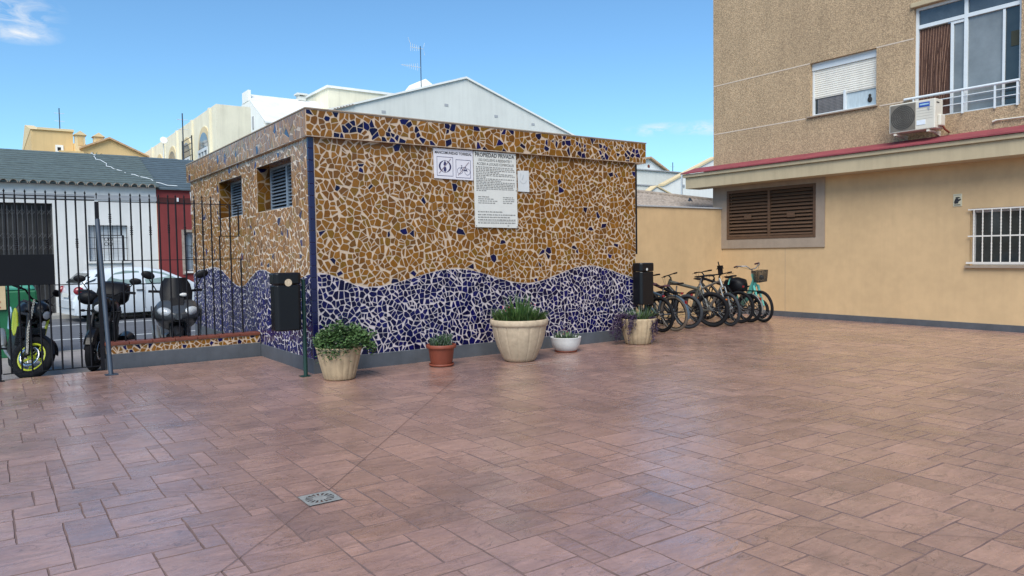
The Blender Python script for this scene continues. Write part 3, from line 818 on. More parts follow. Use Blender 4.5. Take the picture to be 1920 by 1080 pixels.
# ------------------------------------------------------------------ potted plants
def leaf_at(mb, p, d, L_, w, up, fold=.25):
    d = Vector(d).normalized(); up = Vector(up)
    s_ = d.cross(up)
    if s_.length < 1e-4: s_ = d.orthogonal()
    s_.normalize(); n = s_.cross(d)
    p = Vector(p)
    a = p; b = p+d*L_*.5+s_*w-n*w*fold; c = p+d*L_; e = p+d*L_*.5-s_*w-n*w*fold; m = p+d*L_*.5
    mb.add([a,b,c,e,m], [(0,1,4),(1,2,4),(2,3,4),(3,0,4)], False)
def blade(mb, p, az, lean, L_, w, droop=.5, seg=5):
    p = Vector(p); h = Vector((math.cos(az), math.sin(az), 0)); s_ = Vector((-h.y, h.x, 0)); prev = None
    pos = p.copy(); ang = lean
    for i in range(seg+1):
        ww = w*(1-(i/seg)**1.6)+.0006
        cur = (pos-s_*ww, pos+s_*ww)
        if prev: mb.add([prev[0],prev[1],cur[1],cur[0]], [(0,1,2,3)], False)
        prev = cur
        pos = pos+(h*math.sin(ang)+Vector((0,0,1))*math.cos(ang))*L_/seg; ang += droop/seg
def pot(t, x, y, prof, m, flute=None, rim=None, seg=48, saucer=None):
    mb = MB(); mb.lathe(prof, seg, (x,y,0), flute); part('pot', mb, m, t)
    if rim:
        mb = MB(); mb.lathe(rim, seg, (x,y,0)); part('rim', mb, m, t)
    if saucer:
        mb = MB(); mb.lathe(saucer, 32, (x,y,0)); part('saucer', mb, m, t)
GR = None
def px_n(a, r): return a*3+1+r*14
# pot 1
x, y = 3.47, 8.57
t = thing('potted_plant', 'bushy trailing green plant in fluted beige pot at the kiosk corner', 'potted plant', (x,y,0))
fl = lambda a, z: 1+.032*abs(math.sin(a*9))**.7
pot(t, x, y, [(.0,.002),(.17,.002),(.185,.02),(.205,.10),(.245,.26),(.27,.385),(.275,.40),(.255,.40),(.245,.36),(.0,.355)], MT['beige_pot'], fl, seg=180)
mb = MB(); mb.disc((x,y,.37), .24); part('soil', mb, MT['soil'], t)
for nm, mm, cnt in (('foliage','leaf',2100),('foliage','leaf2',1100)):
    mb = MB()
    for i in range(cnt):
        a = rng.random()*2*PI; r = .36*math.sqrt(rng.random()); lx = 1.0+.10*math.cos(a-.1)
        hz = .40+.25*(1-(r/.40)**2)*rng.uniform(.45,1.05)*(1+.22*math.sin(a*2+.6)+.12*math.sin(a*5))+.05*math.sin(px_n(a, r))
        if r > .27: hz -= rng.random()**2*.10
        if r > .30 and rng.random() < .15: hz -= rng.random()*.12
        px_, py_ = x+.055+r*lx*math.cos(a), y+r*.85*math.sin(a)-.01
        if mm == 'leaf2': hz -= .03
        dz = rng.uniform(-.5,.7)
        leaf_at(mb, (px_,py_,hz), (rng.uniform(-1,1)+math.cos(a)*.8, rng.uniform(-1,1)+math.sin(a)*.8, dz), rng.uniform(.032,.058), rng.uniform(.012,.021), (rng.uniform(-.6,.6),rng.uniform(-.6,.6),1))
    part(nm, mb, MT[mm], t)
mb = MB()
for i in range(46):
    a = rng.uniform(-1.2,4.2); r0 = rng.uniform(.12,.30); p = Vector((x+.055+r0*math.cos(a), y+r0*.8*math.sin(a), .56-r0*.5))
    d = Vector((math.cos(a)*rng.uniform(.3,1), math.sin(a)*.5, rng.uniform(.2,1.1))).normalized(); q = p+d*rng.uniform(.10,.20)
    mb.tube([p, q], .0025, 4, False)
    for j in range(9):
        pp = p.lerp(q, .35+.65*j/8); leaf_at(mb, pp, (rng.uniform(-1,1),rng.uniform(-1,1),rng.uniform(0,1)), rng.uniform(.025,.05), rng.uniform(.010,.016), (rng.uniform(-.5,.5),rng.uniform(-.5,.5),1))
part('foliage', mb, MT['leaf'], t)
# pot 2
x, y = 4.96, 8.66
t = thing('potted_plant', 'small succulent in round terracotta pot with saucer', 'potted plant', (x,y,0))
pot(t, x, y, [(.0,.012),(.135,.012),(.145,.03),(.175,.245),(.178,.25)], MT['terracotta'], rim=[(.176,.245),(.198,.245),(.203,.255),(.203,.285),(.198,.292),(.185,.292),(.178,.26),(.0,.262)], saucer=[(0,.003),(.15,.003),(.165,.01),(.17,.035),(.163,.036),(.155,.014)])
mb = MB(); mb.disc((x,y,.272), .176); part('soil', mb, MT['soil'], t)
for nm, cnt, mm in (('foliage', 70, 'succ'), ('foliage', 45, 'leaf2')):
    mb = MB()
    for i in range(cnt):
        a = rng.random()*2*PI; r = .15*math.sqrt(rng.random()); p0 = (x+r*math.cos(a), y+r*math.sin(a), .272)
        H_ = rng.uniform(.05,.15) if math.cos(a) > -.4 else rng.uniform(.04,.10)
        az = rng.random()*6.28
        p1 = (p0[0]+.03*math.cos(az), p0[1]+.03*math.sin(az), .272+H_)
        mb.tube([p0,p1], [.006,.004], 5)
        for q in range(5):
            f = .35+.65*q/4; b = rng.random()*6.28
            leaf_at(mb, [p0[c]+(p1[c]-p0[c])*f for c in range(3)], (math.cos(b),math.sin(b),.8), .032, .009, (0,0,1))
    part(nm, mb, MT[mm], t)
# pot 3
x, y = 6.05, 8.36
t = thing('potted_plant', 'largest pale stone planter with spiky grass-like leaves under the notice board', 'potted plant', (x,y,0))
fl3 = lambda a, z: 1-.022*(max(0, math.cos(a*14))**10)
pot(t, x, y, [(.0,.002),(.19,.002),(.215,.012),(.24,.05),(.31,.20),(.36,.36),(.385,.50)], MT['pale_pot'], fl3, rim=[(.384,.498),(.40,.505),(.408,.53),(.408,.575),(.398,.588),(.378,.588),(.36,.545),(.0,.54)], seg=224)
mb = MB(); mb.disc((x,y,.548), .36); part('soil', mb, MT['soil'], t)
for mm, cnt in (('blade',420),('leaf2',260)):
    mb = MB()
    for i in range(cnt):
        a = rng.random()*2*PI; r = .34*math.sqrt(rng.random())
        tall = r < .16 and rng.random() < .55
        blade(mb, (x+r*math.cos(a), y+r*math.sin(a), .55), a+rng.uniform(-.8,.8), rng.uniform(.02,.25) if tall else rng.uniform(.15,.8), rng.uniform(.25,.42) if tall else rng.uniform(.12,.24), rng.uniform(.008,.016), rng.uniform(0,.7))
    part('foliage', mb, MT[mm], t)
mb = MB()
for i in range(14):
    a = rng.random()*6.28; r = rng.uniform(.05,.25); leaf_at(mb, (x+r*math.cos(a),y+r*math.sin(a),.55+rng.uniform(.12,.25)), (rng.uniform(-1,1),rng.uniform(-1,1),1), .025, .01, (0,1,1))
part('flower', mb, MT['flower'], t)
# pot 4
x, y = 7.14, 8.66
t = thing('potted_plant', 'low succulents in white bowl planter', 'potted plant', (x,y,0))
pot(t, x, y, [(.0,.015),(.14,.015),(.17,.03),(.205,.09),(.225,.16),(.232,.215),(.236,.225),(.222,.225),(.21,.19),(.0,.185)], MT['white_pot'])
mb = MB(); mb.lathe([(0,.002),(.15,.002),(.17,.008),(.175,.02),(.15,.02)], 32, (x,y,0)); part('saucer', mb, MT['terracotta'], t, label='reddish saucer under the white bowl')
mb = MB(); mb.disc((x,y,.2), .213); part('soil', mb, MT['soil'], t)
for mm, cnt in (('succ',110),('blade',40)):
    mb = MB()
    for i in range(cnt):
        a = rng.random()*6.28; r = .19*math.sqrt(rng.random())
        blade(mb, (x+r*math.cos(a),y+r*math.sin(a),.2), a+rng.uniform(-1,1), rng.uniform(.05,.7), rng.uniform(.05,.13), .007, .3, 3)
    part('foliage', mb, MT[mm], t)
mb = MB()
for i in range(16):
    a = rng.random()*6.28; r = .17*math.sqrt(rng.random()); leaf_at(mb, (x+r*math.cos(a),y+r*math.sin(a),.2+rng.uniform(.06,.13)), (rng.uniform(-1,1),rng.uniform(-1,1),1), .018, .008, (0,1,1))
part('flower', mb, MT['flower'], t)
# pot 5
x, y = 8.64, 8.62
t = thing('potted_plant', 'ribbed beige pot with grass and trailing purple plant below the right bin', 'potted plant', (x,y,0))
fl5 = lambda a, z: 1+.045*abs(math.sin(a*9))**.7
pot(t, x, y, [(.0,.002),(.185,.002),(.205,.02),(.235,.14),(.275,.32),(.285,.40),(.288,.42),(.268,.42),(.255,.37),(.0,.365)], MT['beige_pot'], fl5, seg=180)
mb = MB(); mb.disc((x,y,.385), .25); part('soil', mb, MT['soil'], t)
mb = MB()
for i in range(230):
    a = rng.random()*6.28; r = .24*math.sqrt(rng.random())
    mb.mi = i % 2
    blade(mb, (x+.02+r*math.cos(a),y+r*math.sin(a),.385), a+rng.uniform(-.6,.6), rng.uniform(.05,.9), rng.uniform(.12,.26), .006, rng.uniform(.1,.9), 4)
part('grass', mb, [MT['blade'], MT['succ']], t)
mb = MB()
for i in range(46):      # trailing purple stems, most of them over the left and the front
    a = rng.choice((rng.uniform(2.3,4.0), rng.uniform(2.5,3.7), rng.uniform(2.5,3.7), rng.uniform(4.7,5.7)))
    r0 = .2; p = Vector((x+r0*math.cos(a), y+r0*math.sin(a), .40)); pts = [p.copy()]
    out = rng.uniform(.05,.36) if math.cos(a) < -.2 else rng.uniform(.08,.13); fall = rng.uniform(.05,.38)
    for q in range(1,7):
        f = q/6
        pts.append(p+Vector((math.cos(a)*out*math.sqrt(f), math.sin(a)*min(out,.14)*math.sqrt(f), .10*math.sin(min(1,f*1.8)*PI)*(1 if math.cos(a) < -.2 else .4)-fall*f*f)))
    mb.tube(pts, .003, 4, False)
    for q in range(34):
        f = rng.random()*5.99; b = int(f); pp = pts[b].lerp(pts[b+1], f-b)
        leaf_at(mb, pp+Vector((rng.uniform(-.02,.02),rng.uniform(-.02,.02),rng.uniform(-.01,.02))), (rng.uniform(-1,1),rng.uniform(-1,1),rng.uniform(-.8,.6)), rng.uniform(.025,.05), rng.uniform(.007,.012), (rng.uniform(-.5,.5),-.4,1))
part('trailing_stems', mb, MT['purple'], t)

# ================================================================== RIGHT-HAND BUILDING
WX = 14.60
b = thing('apartment_block', 'apartment block with roughcast upper floor, yellow ground floor and red-topped canopy', 'building', (WX, 8, 0))
BYC = 11.95
mb = MB()       # roughcast upper wall with openings cut out
SH = (7.90, 9.36, 4.36, 5.49); BW = (5.37, 7.17, 3.95, 6.06)
def wall_with_holes(mb, x, y0, y1, z0, z1, holes):
    ys = sorted(set([y0,y1]+[q for h in holes for q in h[:2]])); zs = sorted(set([z0,z1]+[q for h in holes for q in h[2:]]))
    for a, c in zip(ys, ys[1:]):
        for e, g in zip(zs, zs[1:]):
            m, n = (a+c)/2, (e+g)/2
            if any(h[0]<m<h[1] and h[2]<n<h[3] for h in holes): continue
            mb.quad((x,c,e),(x,a,e),(x,a,g),(x,c,g))
    for h in holes:
        D = .20
        mb.quad((x,h[1],h[2]),(x+D,h[1],h[2]),(x+D,h[1],h[3]),(x,h[1],h[3])); mb.quad((x+D,h[0],h[2]),(x,h[0],h[2]),(x,h[0],h[3]),(x+D,h[0],h[3]))
        mb.quad((x,h[0],h[3]),(x,h[1],h[3]),(x+D,h[1],h[3]),(x+D,h[0],h[3])); mb.quad((x,h[0],h[2]),(x+D,h[0],h[2]),(x+D,h[1],h[2]),(x,h[1],h[2]))
ZT = 13.0
wall_with_holes(mb, WX, -6, BYC, 3.3, ZT, [SH, BW])
mb.quad((WX+12,BYC,3.0),(WX,BYC,3.0),(WX,BYC,ZT),(WX+12,BYC,ZT)); mb.quad((WX,-6,ZT),(WX+12,-6,ZT),(WX+12,BYC,ZT),(WX,BYC,ZT))
part('upper_wall', mb, MT['stucco'], b)
mb = MB()
BARW = (4.0, 6.14, 1.16, 2.19); VENT = (9.22, 11.50, 1.79, 2.89)
wall_with_holes(mb, WX, -6, BYC, .0, 3.3, [BARW, VENT])
mb.quad((WX+12,BYC,0),(WX,BYC,0),(WX,BYC,3.0),(WX+12,BYC,3.0))
part('ground_floor_wall', mb, MT['ochre_wall'], b)
mb = MB(); mb.box(WX-.012, WX+.02, -6, 11.68, -.05, .115); part('plinth', mb, MT['dkplinth'], b, bevel=.004)
for (z, y0, y1) in ((5.49,9.36,BYC),(5.49,7.17,7.90),(4.33,9.46,BYC),(4.33,7.17,7.83)):
    mb = MB(); mb.box(WX-.004, WX+.01, y0, y1, z-.012, z+.012); part('render_groove', mb, MT['groove'], b)
mb = MB(); mb.box(WX-.002, WX+.01, 9.95, 9.957, .116, 1.53); part('movement_joint', mb, MT['surround'], b)
# canopy
EX = 14.14; EY = 12.44
mb = MB(); mb.box(EX, WX+.05, -6, EY, 3.03, 3.30); part('fascia', mb, MT['fascia'], b, bevel=.006)
mb = MB(); mb.box(EX-.05, WX+.05, -6, EY+.05, 3.303, 3.385); part('fascia_cap', mb, MT['fascia'], b, bevel=.01)
mb = MB(); mb.prism([(EX-.085,0,3.388),(WX+.06,0,3.545),(WX+.06,0,3.57),(EX-.085,0,3.412)], (0,1,0)); 
mb = MB(); mb.prism([(EX-.085,-6,3.388),(WX-.002,-6,3.545),(WX-.002,-6,3.575),(EX-.085,-6,3.414)], (0,EY+6.09,0)); mb.box(WX-.002,WX+2,BYC+.002,EY+.09,3.50,3.575)
part('canopy_roof', mb, MT['redroof'], b, fixn=True)
# louvred vent
y0, y1, z0, z1 = VENT
mb = MB(); xs = WX-.03
mb.box(xs, WX+.001, 8.985, y0-.03, 1.545, 3.028); mb.box(xs, WX+.001, y1+.03, BYC-.0, 1.545, 3.028)
mb.box(xs, WX+.001, y0-.03, y1+.03, 1.545, z0-.03); mb.box(xs, WX+.001, y0-.03, y1+.03, z1+.03, 3.028)
part('vent_surround', mb, MT['surround'], b)
mb = MB(); t_ = .035; ym = (y0+y1)/2
for q in ((y0-.03,y0+t_,z0-.03,z1+.03),(y1-t_,y1+.03,z0-.03,z1+.03),(ym-.03,ym+.03,z0+t_,z1-t_),(y0+t_,y1-t_,z0-.03,z0+t_),(y0+t_,y1-t_,z1-t_,z1+.03)): mb.box(xs-.01, xs+.07, *q)
v = part('vent', mb, MT['brownwood'], b, bevel=.003)
mb = MB(); mb.box(WX+.12, WX+.13, y0, y1, z0, z1); part('backing', mb, MT['dark'], v)
for a, c in ((y0+t_, ym-.03), (ym+.03, y1-t_)):
    mb = MB()
    for i in range(13):
        z = z0+t_+(z1-z0-2*t_)*(i+.5)/13; j = rng.uniform(-.006,.006)
        mb.prism([(xs+.0,a,z-.030+j),(xs+.012,a,z-.036+j),(xs+.065,a,z+.026+j),(xs+.053,a,z+.032+j)], (0,c-a,0))
    part('louvre', mb, MT['brownwood'], v, fixn=True)
    mb = MB(); yc = (a+c)/2; mb.box(xs-.012, xs-.002, yc-.10, yc+.10, 2.22, 2.34); part('handle_plate', mb, MT['brownwood'], v, bevel=.003)
# shutter window
y0, y1, z0, z1 = SH; xf = WX+.13
mb = MB(); t_ = .045
for q in ((y0,y0+t_,z0,z1-.15),(y1-t_,y1,z0,z1-.15),(y0+t_,y1-t_,z0,z0+t_),(8.60,8.655,z0+t_,4.80)): mb.box(xf-.03, xf+.04, *q)
mb.box(xf-.05, xf+.04, y0, y1, z1-.155, z1)
f = part('shutter_window', mb, MT['white_al'], b, bevel=.004)
mb = MB()
for i in range(13):
    z = 4.75+i*.0447; mb.prism([(xf-.012,y0+t_,z),(xf-.022,y0+t_,z+.012),(xf-.022,y0+t_,z+.034),(xf-.012,y0+t_,z+.0445)], (0,y1-y0-2*t_,0))
mb.box(xf-.012, xf, y0+t_, y1-t_, 4.735, 5.34)
part('roller_shutter', mb, MT['shutter'], f, fixn=True)
mb = MB(); mb.box(xf+.012, xf+.02, y0+t_, 8.60, z0+t_, 4.76); part('pane', mb, MT['curtain'], f)
mb = MB(); mb.box(xf+.012, xf+.02, 8.655, y1-t_, z0+t_, 4.76); part('pane', mb, MT['glass_dk'], f)
mb = MB()
for i in range(24):
    yy = 8.665+i*.027
    if yy < y1-t_-.06: mb.box(xf+.006, xf+.010, yy, yy+.010, z0+t_, 4.74)
for i in range(11): mb.box(xf+.004, xf+.008, 8.665, y1-t_-.06, z0+t_+.01+i*.031, z0+t_+.016+i*.031)
part('mesh_screen', mb, mat('grey_screen', (.24,.22,.22,1), .7, var=.2), f)
mb = MB(); mb.ell((xf-.001,8.10,4.52), (.01,.05,.06), 10, 8); mb.ell((xf-.001,8.10,4.60), (.01,.03,.035), 10, 8)
part('window_ornament', mb, MT['mesh'], f)
mb = MB(); mb.box(WX-.05, WX+.16, y0-.04, y1+.05, z0-.03, z0-.001); part('sill', mb, MT['surround'], f, bevel=.004)
# balcony window
y0, y1, z0, z1 = BW; xf = WX+.10; ym = 6.28
mb = MB(); t_ = .05
for q in ((y0,y0+t_,z0,z1),(y1-t_,y1,z0,z1),(ym-.03,ym+.03,z0,z1),(y0+t_,ym-.03,5.66,5.73),(ym+.03,y1-t_,5.66,5.73),(y0+t_,ym-.03,z1-t_,z1),(ym+.03,y1-t_,z1-t_,z1),(y0+t_,ym-.03,z0,z0+.03),(ym+.03,y1-t_,z0,z0+.03)): mb.box(xf-.035, xf+.035, *q)
f = part('balcony_window', mb, MT['white_al'], b, bevel=.004)
mb = MB()
for q in ((6.495,6.545,z0+.03,5.655),(5.645,5.685,z0+.03,5.655),(ym+.03,6.495,5.605,5.655)): mb.box(xf-.022, xf+.022, *q)
part('sash', mb, MT['white_al'], f, bevel=.003)
mb = MB(); mb.box(xf+.005, xf+.012, y0+t_, ym-.03, 5.73, z1-t_); mb.box(xf+.005, xf+.012, ym+.03, y1-t_, 5.73, z1-t_)
part('transom_pane', mb, mat('transom_glass', (.06,.075,.09,1), .06, var=.2, spec=.8), f)
mb = MB(); mb.box(xf+.006, xf+.013, 5.685, ym-.03, z0+.03, 5.66); part('pane', mb, MT['glass'], f)
mb = MB(); mb.box(xf+.006, xf+.013, ym+.03, 6.495, z0+.03, 5.605); part('pane', mb, MT['glass'], f)
mb = MB(); mb.box(xf+.006, xf+.013, y0+t_, 5.645, z0+.03, 5.66); part('pane', mb, MT['glass_dk'], f)
mb = MB(); mb.box(xf-.005, xf+.003, 5.39, 5.56, 4.98, 5.24); part('inner_lamp', mb, mat('olive_shade', (.03,.03,.015,1), .6), f, bevel=.03)
mb = MB(); mb.box(xf+.03, xf+.04, 6.5, y1-t_, z0+.03, 5.655); part('backing', mb, MT['reed'], f)
mb = MB()
for i in range(46):
    ya_ = 6.56+i*.0122; tilt = rng.uniform(-.02,.05)+.06*(1-i/46)
    mb.mi = 1 if i % 4 == 1 else 0
    mb.tube([(xf+.012,ya_-tilt*.2,5.64),(xf+.006,ya_+tilt*.6,4.9),(xf+.004,min(7.11,ya_+tilt*1.1),4.2)], .0052, 5)
part('reed_blind', mb, [MT['reed'], MT['reed_l']], f)
mb = MB()
mb.tube([(WX-.03,7.33,4.355),(WX-.03,5.37,4.355)], .026, 8)
for z in (4.245, 4.115): mb.tube([(WX-.03,7.17,z),(WX-.03,5.37,z)], .009, 8)
for yy in (5.40, 5.75, 6.28, 7.15): mb.box(WX-.042, WX-.018, yy-.015, yy+.015, 3.93, 4.35)
part('railing', mb, MT['white_al'], f)
mb = MB(); mb.box(WX-.055, WX+.06, y0-.03, y1+.05, 6.063, 6.15); part('lintel', mb, MT['fascia'], b, bevel=.01)
# barred window
y0, y1, z0, z1 = BARW; xf = WX+.13
mb = MB()
for q in ((y0,y0+.05,z0,z1),(y1-.05,y1,z0,z1),(y0+.05,y1-.05,z0,z0+.04),(y0+.05,y1-.05,z1-.07,z1),((y0+y1)/2-.04,(y0+y1)/2+.04,z0+.04,z1-.07)): mb.box(xf-.02, xf+.03, *q)
f = part('barred_window', mb, mat('dull_white_frame', (.42,.41,.40,1), .5, var=.06), b, bevel=.004)
mb = MB(); mb.box(xf+.004, xf+.01, y0+.05, y1-.05, z0+.04, z1-.07); part('pane', mb, MT['glass_dk'], f)
barm = mat('cream_white_bars', (.64,.60,.55,1), .45, var=.06)
mb = MB()
for z in (2.17, 1.69): mb.box(WX-.055, WX-.040, y0-.02, y1+.01, z-.012, z+.012)
mb.box(WX-.07, WX-.03, y0-.02, y1+.03, 1.19, 1.225)
for i in range(15):
    yy = y1-.085-i*.1465
    if yy < y0: break
    tw = []
    n = 34
    for k_ in range(n+1):
        z = 1.22+(2.17-1.22)*k_/n; tw.append(.0105 if (z < 1.35 or 1.6 < z < 1.75 or z > 2.05) else (.009 if k_ % 2 else .0135))
    mb.tube([(WX-.048,yy,1.22+(2.17-1.22)*k_/n) for k_ in range(n+1)], tw, 8)
part('window_bars', mb, barm, f)
mb = MB(); mb.box(WX-.06, WX+.14, y0-.05, y1+.06, z0-.045, z0-.002); part('sill', mb, MT['surround'], f, bevel=.005)
# conduit stub lower right
mb = MB(); mb.tube([(WX-.03,5.72,3.72),(WX-.03,4.9,3.70)], .014, 8); mb.tube([(WX-.03,5.72,3.72),(WX-.03,5.78,3.70)], .02, 8); part('conduit', mb, MT['cream_pl'], b)

# air conditioner
ac = thing('air_conditioner', 'cream outdoor air conditioning unit with round fan grille below the balcony window', 'air conditioner', (14.3, 6.97, 3.65))
AX0, AX1, AY0, AY1, AZ0, AZ1 = 14.15, 14.45, 6.56, 7.40, 3.675, 4.215
mb = MB(); mb.box(AX0, AX1, AY0, AY1, AZ0, AZ1); part('casing', mb, MT['cream_pl'], ac, bevel=.018, seg=3)
mb = MB(); mb.box(AX0-.008, AX0+.002, 6.905, 7.375, 3.70, 4.195); part('fan_panel', mb, mat('grille_beige', (.20,.175,.145,1), .6, var=.1), ac, bevel=.004)
mb = MB(); yc, zc = 7.14, 3.945
mb.disc((AX0-.0095,yc,zc), .228, 'x', 40)
f = part('fan_opening', mb, mat('fan_shadow', (.045,.04,.038,1), .8, var=.2, scale=30), ac, fixn=False)
mb = MB()
for i in range(7): mb.ring((AX0-.014,yc,zc), .035+i*.032, .0022, 'x', 40, 5)
for i in range(30):
    yy = 6.915+i*.0155; mb.tube([(AX0-.012,yy,3.71),(AX0-.012,yy,4.185)], .0017, 4, False)
part('fan_grille', mb, mat('grille_wire', (.16,.15,.13,1), .5), f)
mb = MB()
for i in range(5): mb.box(AX0-.003, AX0+.002, 6.60, 6.89, 3.87+i*.05, 3.873+i*.05)
part('panel_rib', mb, mat('cream_shadow', (.40,.37,.32,1), .6), ac)
mb = MB(); mb.box(AX0-.006, AX0+.002, 6.655, 6.845, 4.085, 4.17); bg = part('brand_badge', mb, MT['badge'], ac)
mb = MB(); mb.box(AX0-.0085, AX0-.0062, 6.67, 6.83, 4.118, 4.143); part('wordmark', mb, MT['lightblue'], bg)
mb = MB(); mb.add([(AX0-.006,6.70,4.06),(AX0-.006,6.65,4.065),(AX0-.006,6.668,4.0)], [(0,1,2)]); part('emblem', mb, mat('grey_blue_mark', (.30,.33,.40,1), .5), ac)
mb = MB(); mb.box(AX0-.006, AX0+.002, 6.73, 6.885, 3.765, 3.85); part('label', mb, mat('paper_white', (.70,.74,.80,1), .5), ac)
mb = MB(); mb.box(14.24, 14.42, AY0-.06, AY0+.002, 3.72, 3.93); part('valve_cover', mb, MT['cream_pl'], ac, bevel=.02)
mb = MB(); mb.box(14.20,14.30,AY0-.005,AY0+.002,4.135,4.155); part('carry_slot', mb, MT['dark'], ac)
for yy in (6.68, 7.28):
    mb = MB(); mb.box(14.13, WX-.001, yy-.02, yy+.02, 3.625, 3.66); mb.prism([(WX-.03,yy-.015,3.625),(WX-.001,yy-.015,3.625),(WX-.001,yy-.015,3.57),(WX-.25,yy-.015,3.62)], (0,.03,0)); part('bracket', mb, MT['cream_pl'], ac, fixn=True)
mb = MB(); mb.tube([(14.35,AY0-.03,3.74),(14.40,AY0-.06,3.66),(14.58,AY0-.05,3.62)], .018, 8); part('pipe', mb, MT['terracotta'], ac)

# plaque on the yellow wall
pl = thing('wall_plaque', 'small tile plaque with dark animal silhouette on yellow wall left of barred window', 'plaque', (WX, 6.38, 2.37))
mb = MB(); mb.box(WX-.012, WX+.001, 6.275, 6.425, 2.245, 2.475); part('tile', mb, mat('plaque_cream', (.50,.46,.33,1), .4, var=.08), pl, bevel=.003)
mb = MB(); xq = WX-.0145
for pts in ([(6.405,2.34),(6.385,2.395),(6.355,2.40),(6.33,2.375),(6.295,2.385),(6.29,2.36),(6.33,2.335),(6.34,2.30),(6.40,2.295),(6.41,2.32)],
            [(6.39,2.418),(6.33,2.418),(6.30,2.405),(6.32,2.392),(6.37,2.397)], [(6.41,2.282),(6.30,2.282),(6.30,2.272),(6.41,2.272)]):
    mb.poly([(xq, a, c) for a, c in pts])
part('silhouette', mb, MT['ink'], pl)
mb = MB()
for z in (2.447, 2.258): 
    for i in range(7): mb.box(xq, xq+.002, 6.40-i*.016-.008, 6.40-i*.016, z, z+.012)
part('lettering', mb, MT['inkg'], pl)

# ------------------------------------------------------------------ boundary wall behind the bicycles
bw = thing('boundary_wall', 'plain yellow boundary wall with thin grey coping behind the bicycles', 'wall', (12, 11.75, 0))
mb = MB(); mb.box(9.13, WX-.002, 11.70, 11.9, -.05, 2.50); part('wall', mb, MT['ochre_wall'], bw)
mb = MB(); mb.box(9.13, WX-.001, 11.67, 11.93, 2.502, 2.535); part('coping', mb, MT['w_band'], bw, bevel=.005)

# ================================================================== BICYCLES
def M_at(p, ang=0, axis='Z'): return Matrix.Translation(p) @ Matrix.Rotation(ang, 4, axis) @ Matrix.Translation(-Vector(p))
def wheel_parts(root, cx, cz, Rw, tyre_r, tm, rimm, Mx, spokes=20, reflector=None, disc=False, sprocket=False, nm='wheel'):
    mb = MB(); mb.M = Mx; mb.ring((cx,0,cz), Rw-tyre_r, tyre_r, 'y', 44, 8); wv = part(nm, mb, tm, root)
    mb = MB(); mb.M = Mx; mb.ring((cx,0,cz), Rw-2*tyre_r-.006, .010, 'y', 44, 6, sx=1.1); part('rim', mb, rimm, wv)
    mb = MB(); mb.M = Mx
    mb.tube([(cx,-.05,cz),(cx,.05,cz)], .018, 10)
    for i in range(spokes):
        a = 2*PI*i/spokes; s_ = .025 if i % 2 else -.025; a2 = a+.35*(1 if (i//2) % 2 else -1)
        mb.tube([(cx+.018*math.cos(a2),s_,cz+.018*math.sin(a2)),(cx+(Rw-2*tyre_r-.01)*math.cos(a),0,cz+(Rw-2*tyre_r-.01)*math.sin(a))], .0016, 4, False)
    part('spokes', mb, MT['steel'], wv)
    if disc:
        mb = MB(); mb.M = Mx; mb.ring((cx,.035,cz), .07, .012, 'y', 24, 4, sx=.15); part('brake_disc', mb, MT['steel'], wv)
    if sprocket:
        mb = MB(); mb.M = Mx
        for i in range(5): mb.ring((cx,-.03-i*.006,cz), .055-i*.008, .006, 'y', 24, 4, sx=.3)
        mb.tube([(cx+.02,-.05,cz-.06),(cx+.05,-.05,cz-.15)], .012, 6); part('cassette', mb, MT['moto_dk'], wv)
    if reflector:
        mb = MB(); mb.M = Mx; a = reflector; rr = Rw*.6
        mb.M = Mx @ M_at((cx+rr*math.cos(a),0,cz+rr*math.sin(a)), -a, 'Y'); mb.box(cx+rr*math.cos(a)-.012,cx+rr*math.cos(a)+.012,-.02,.02,cz+rr*math.sin(a)-.035,cz+rr*math.sin(a)+.035)
        part('reflector', mb, MT['orange'], wv)
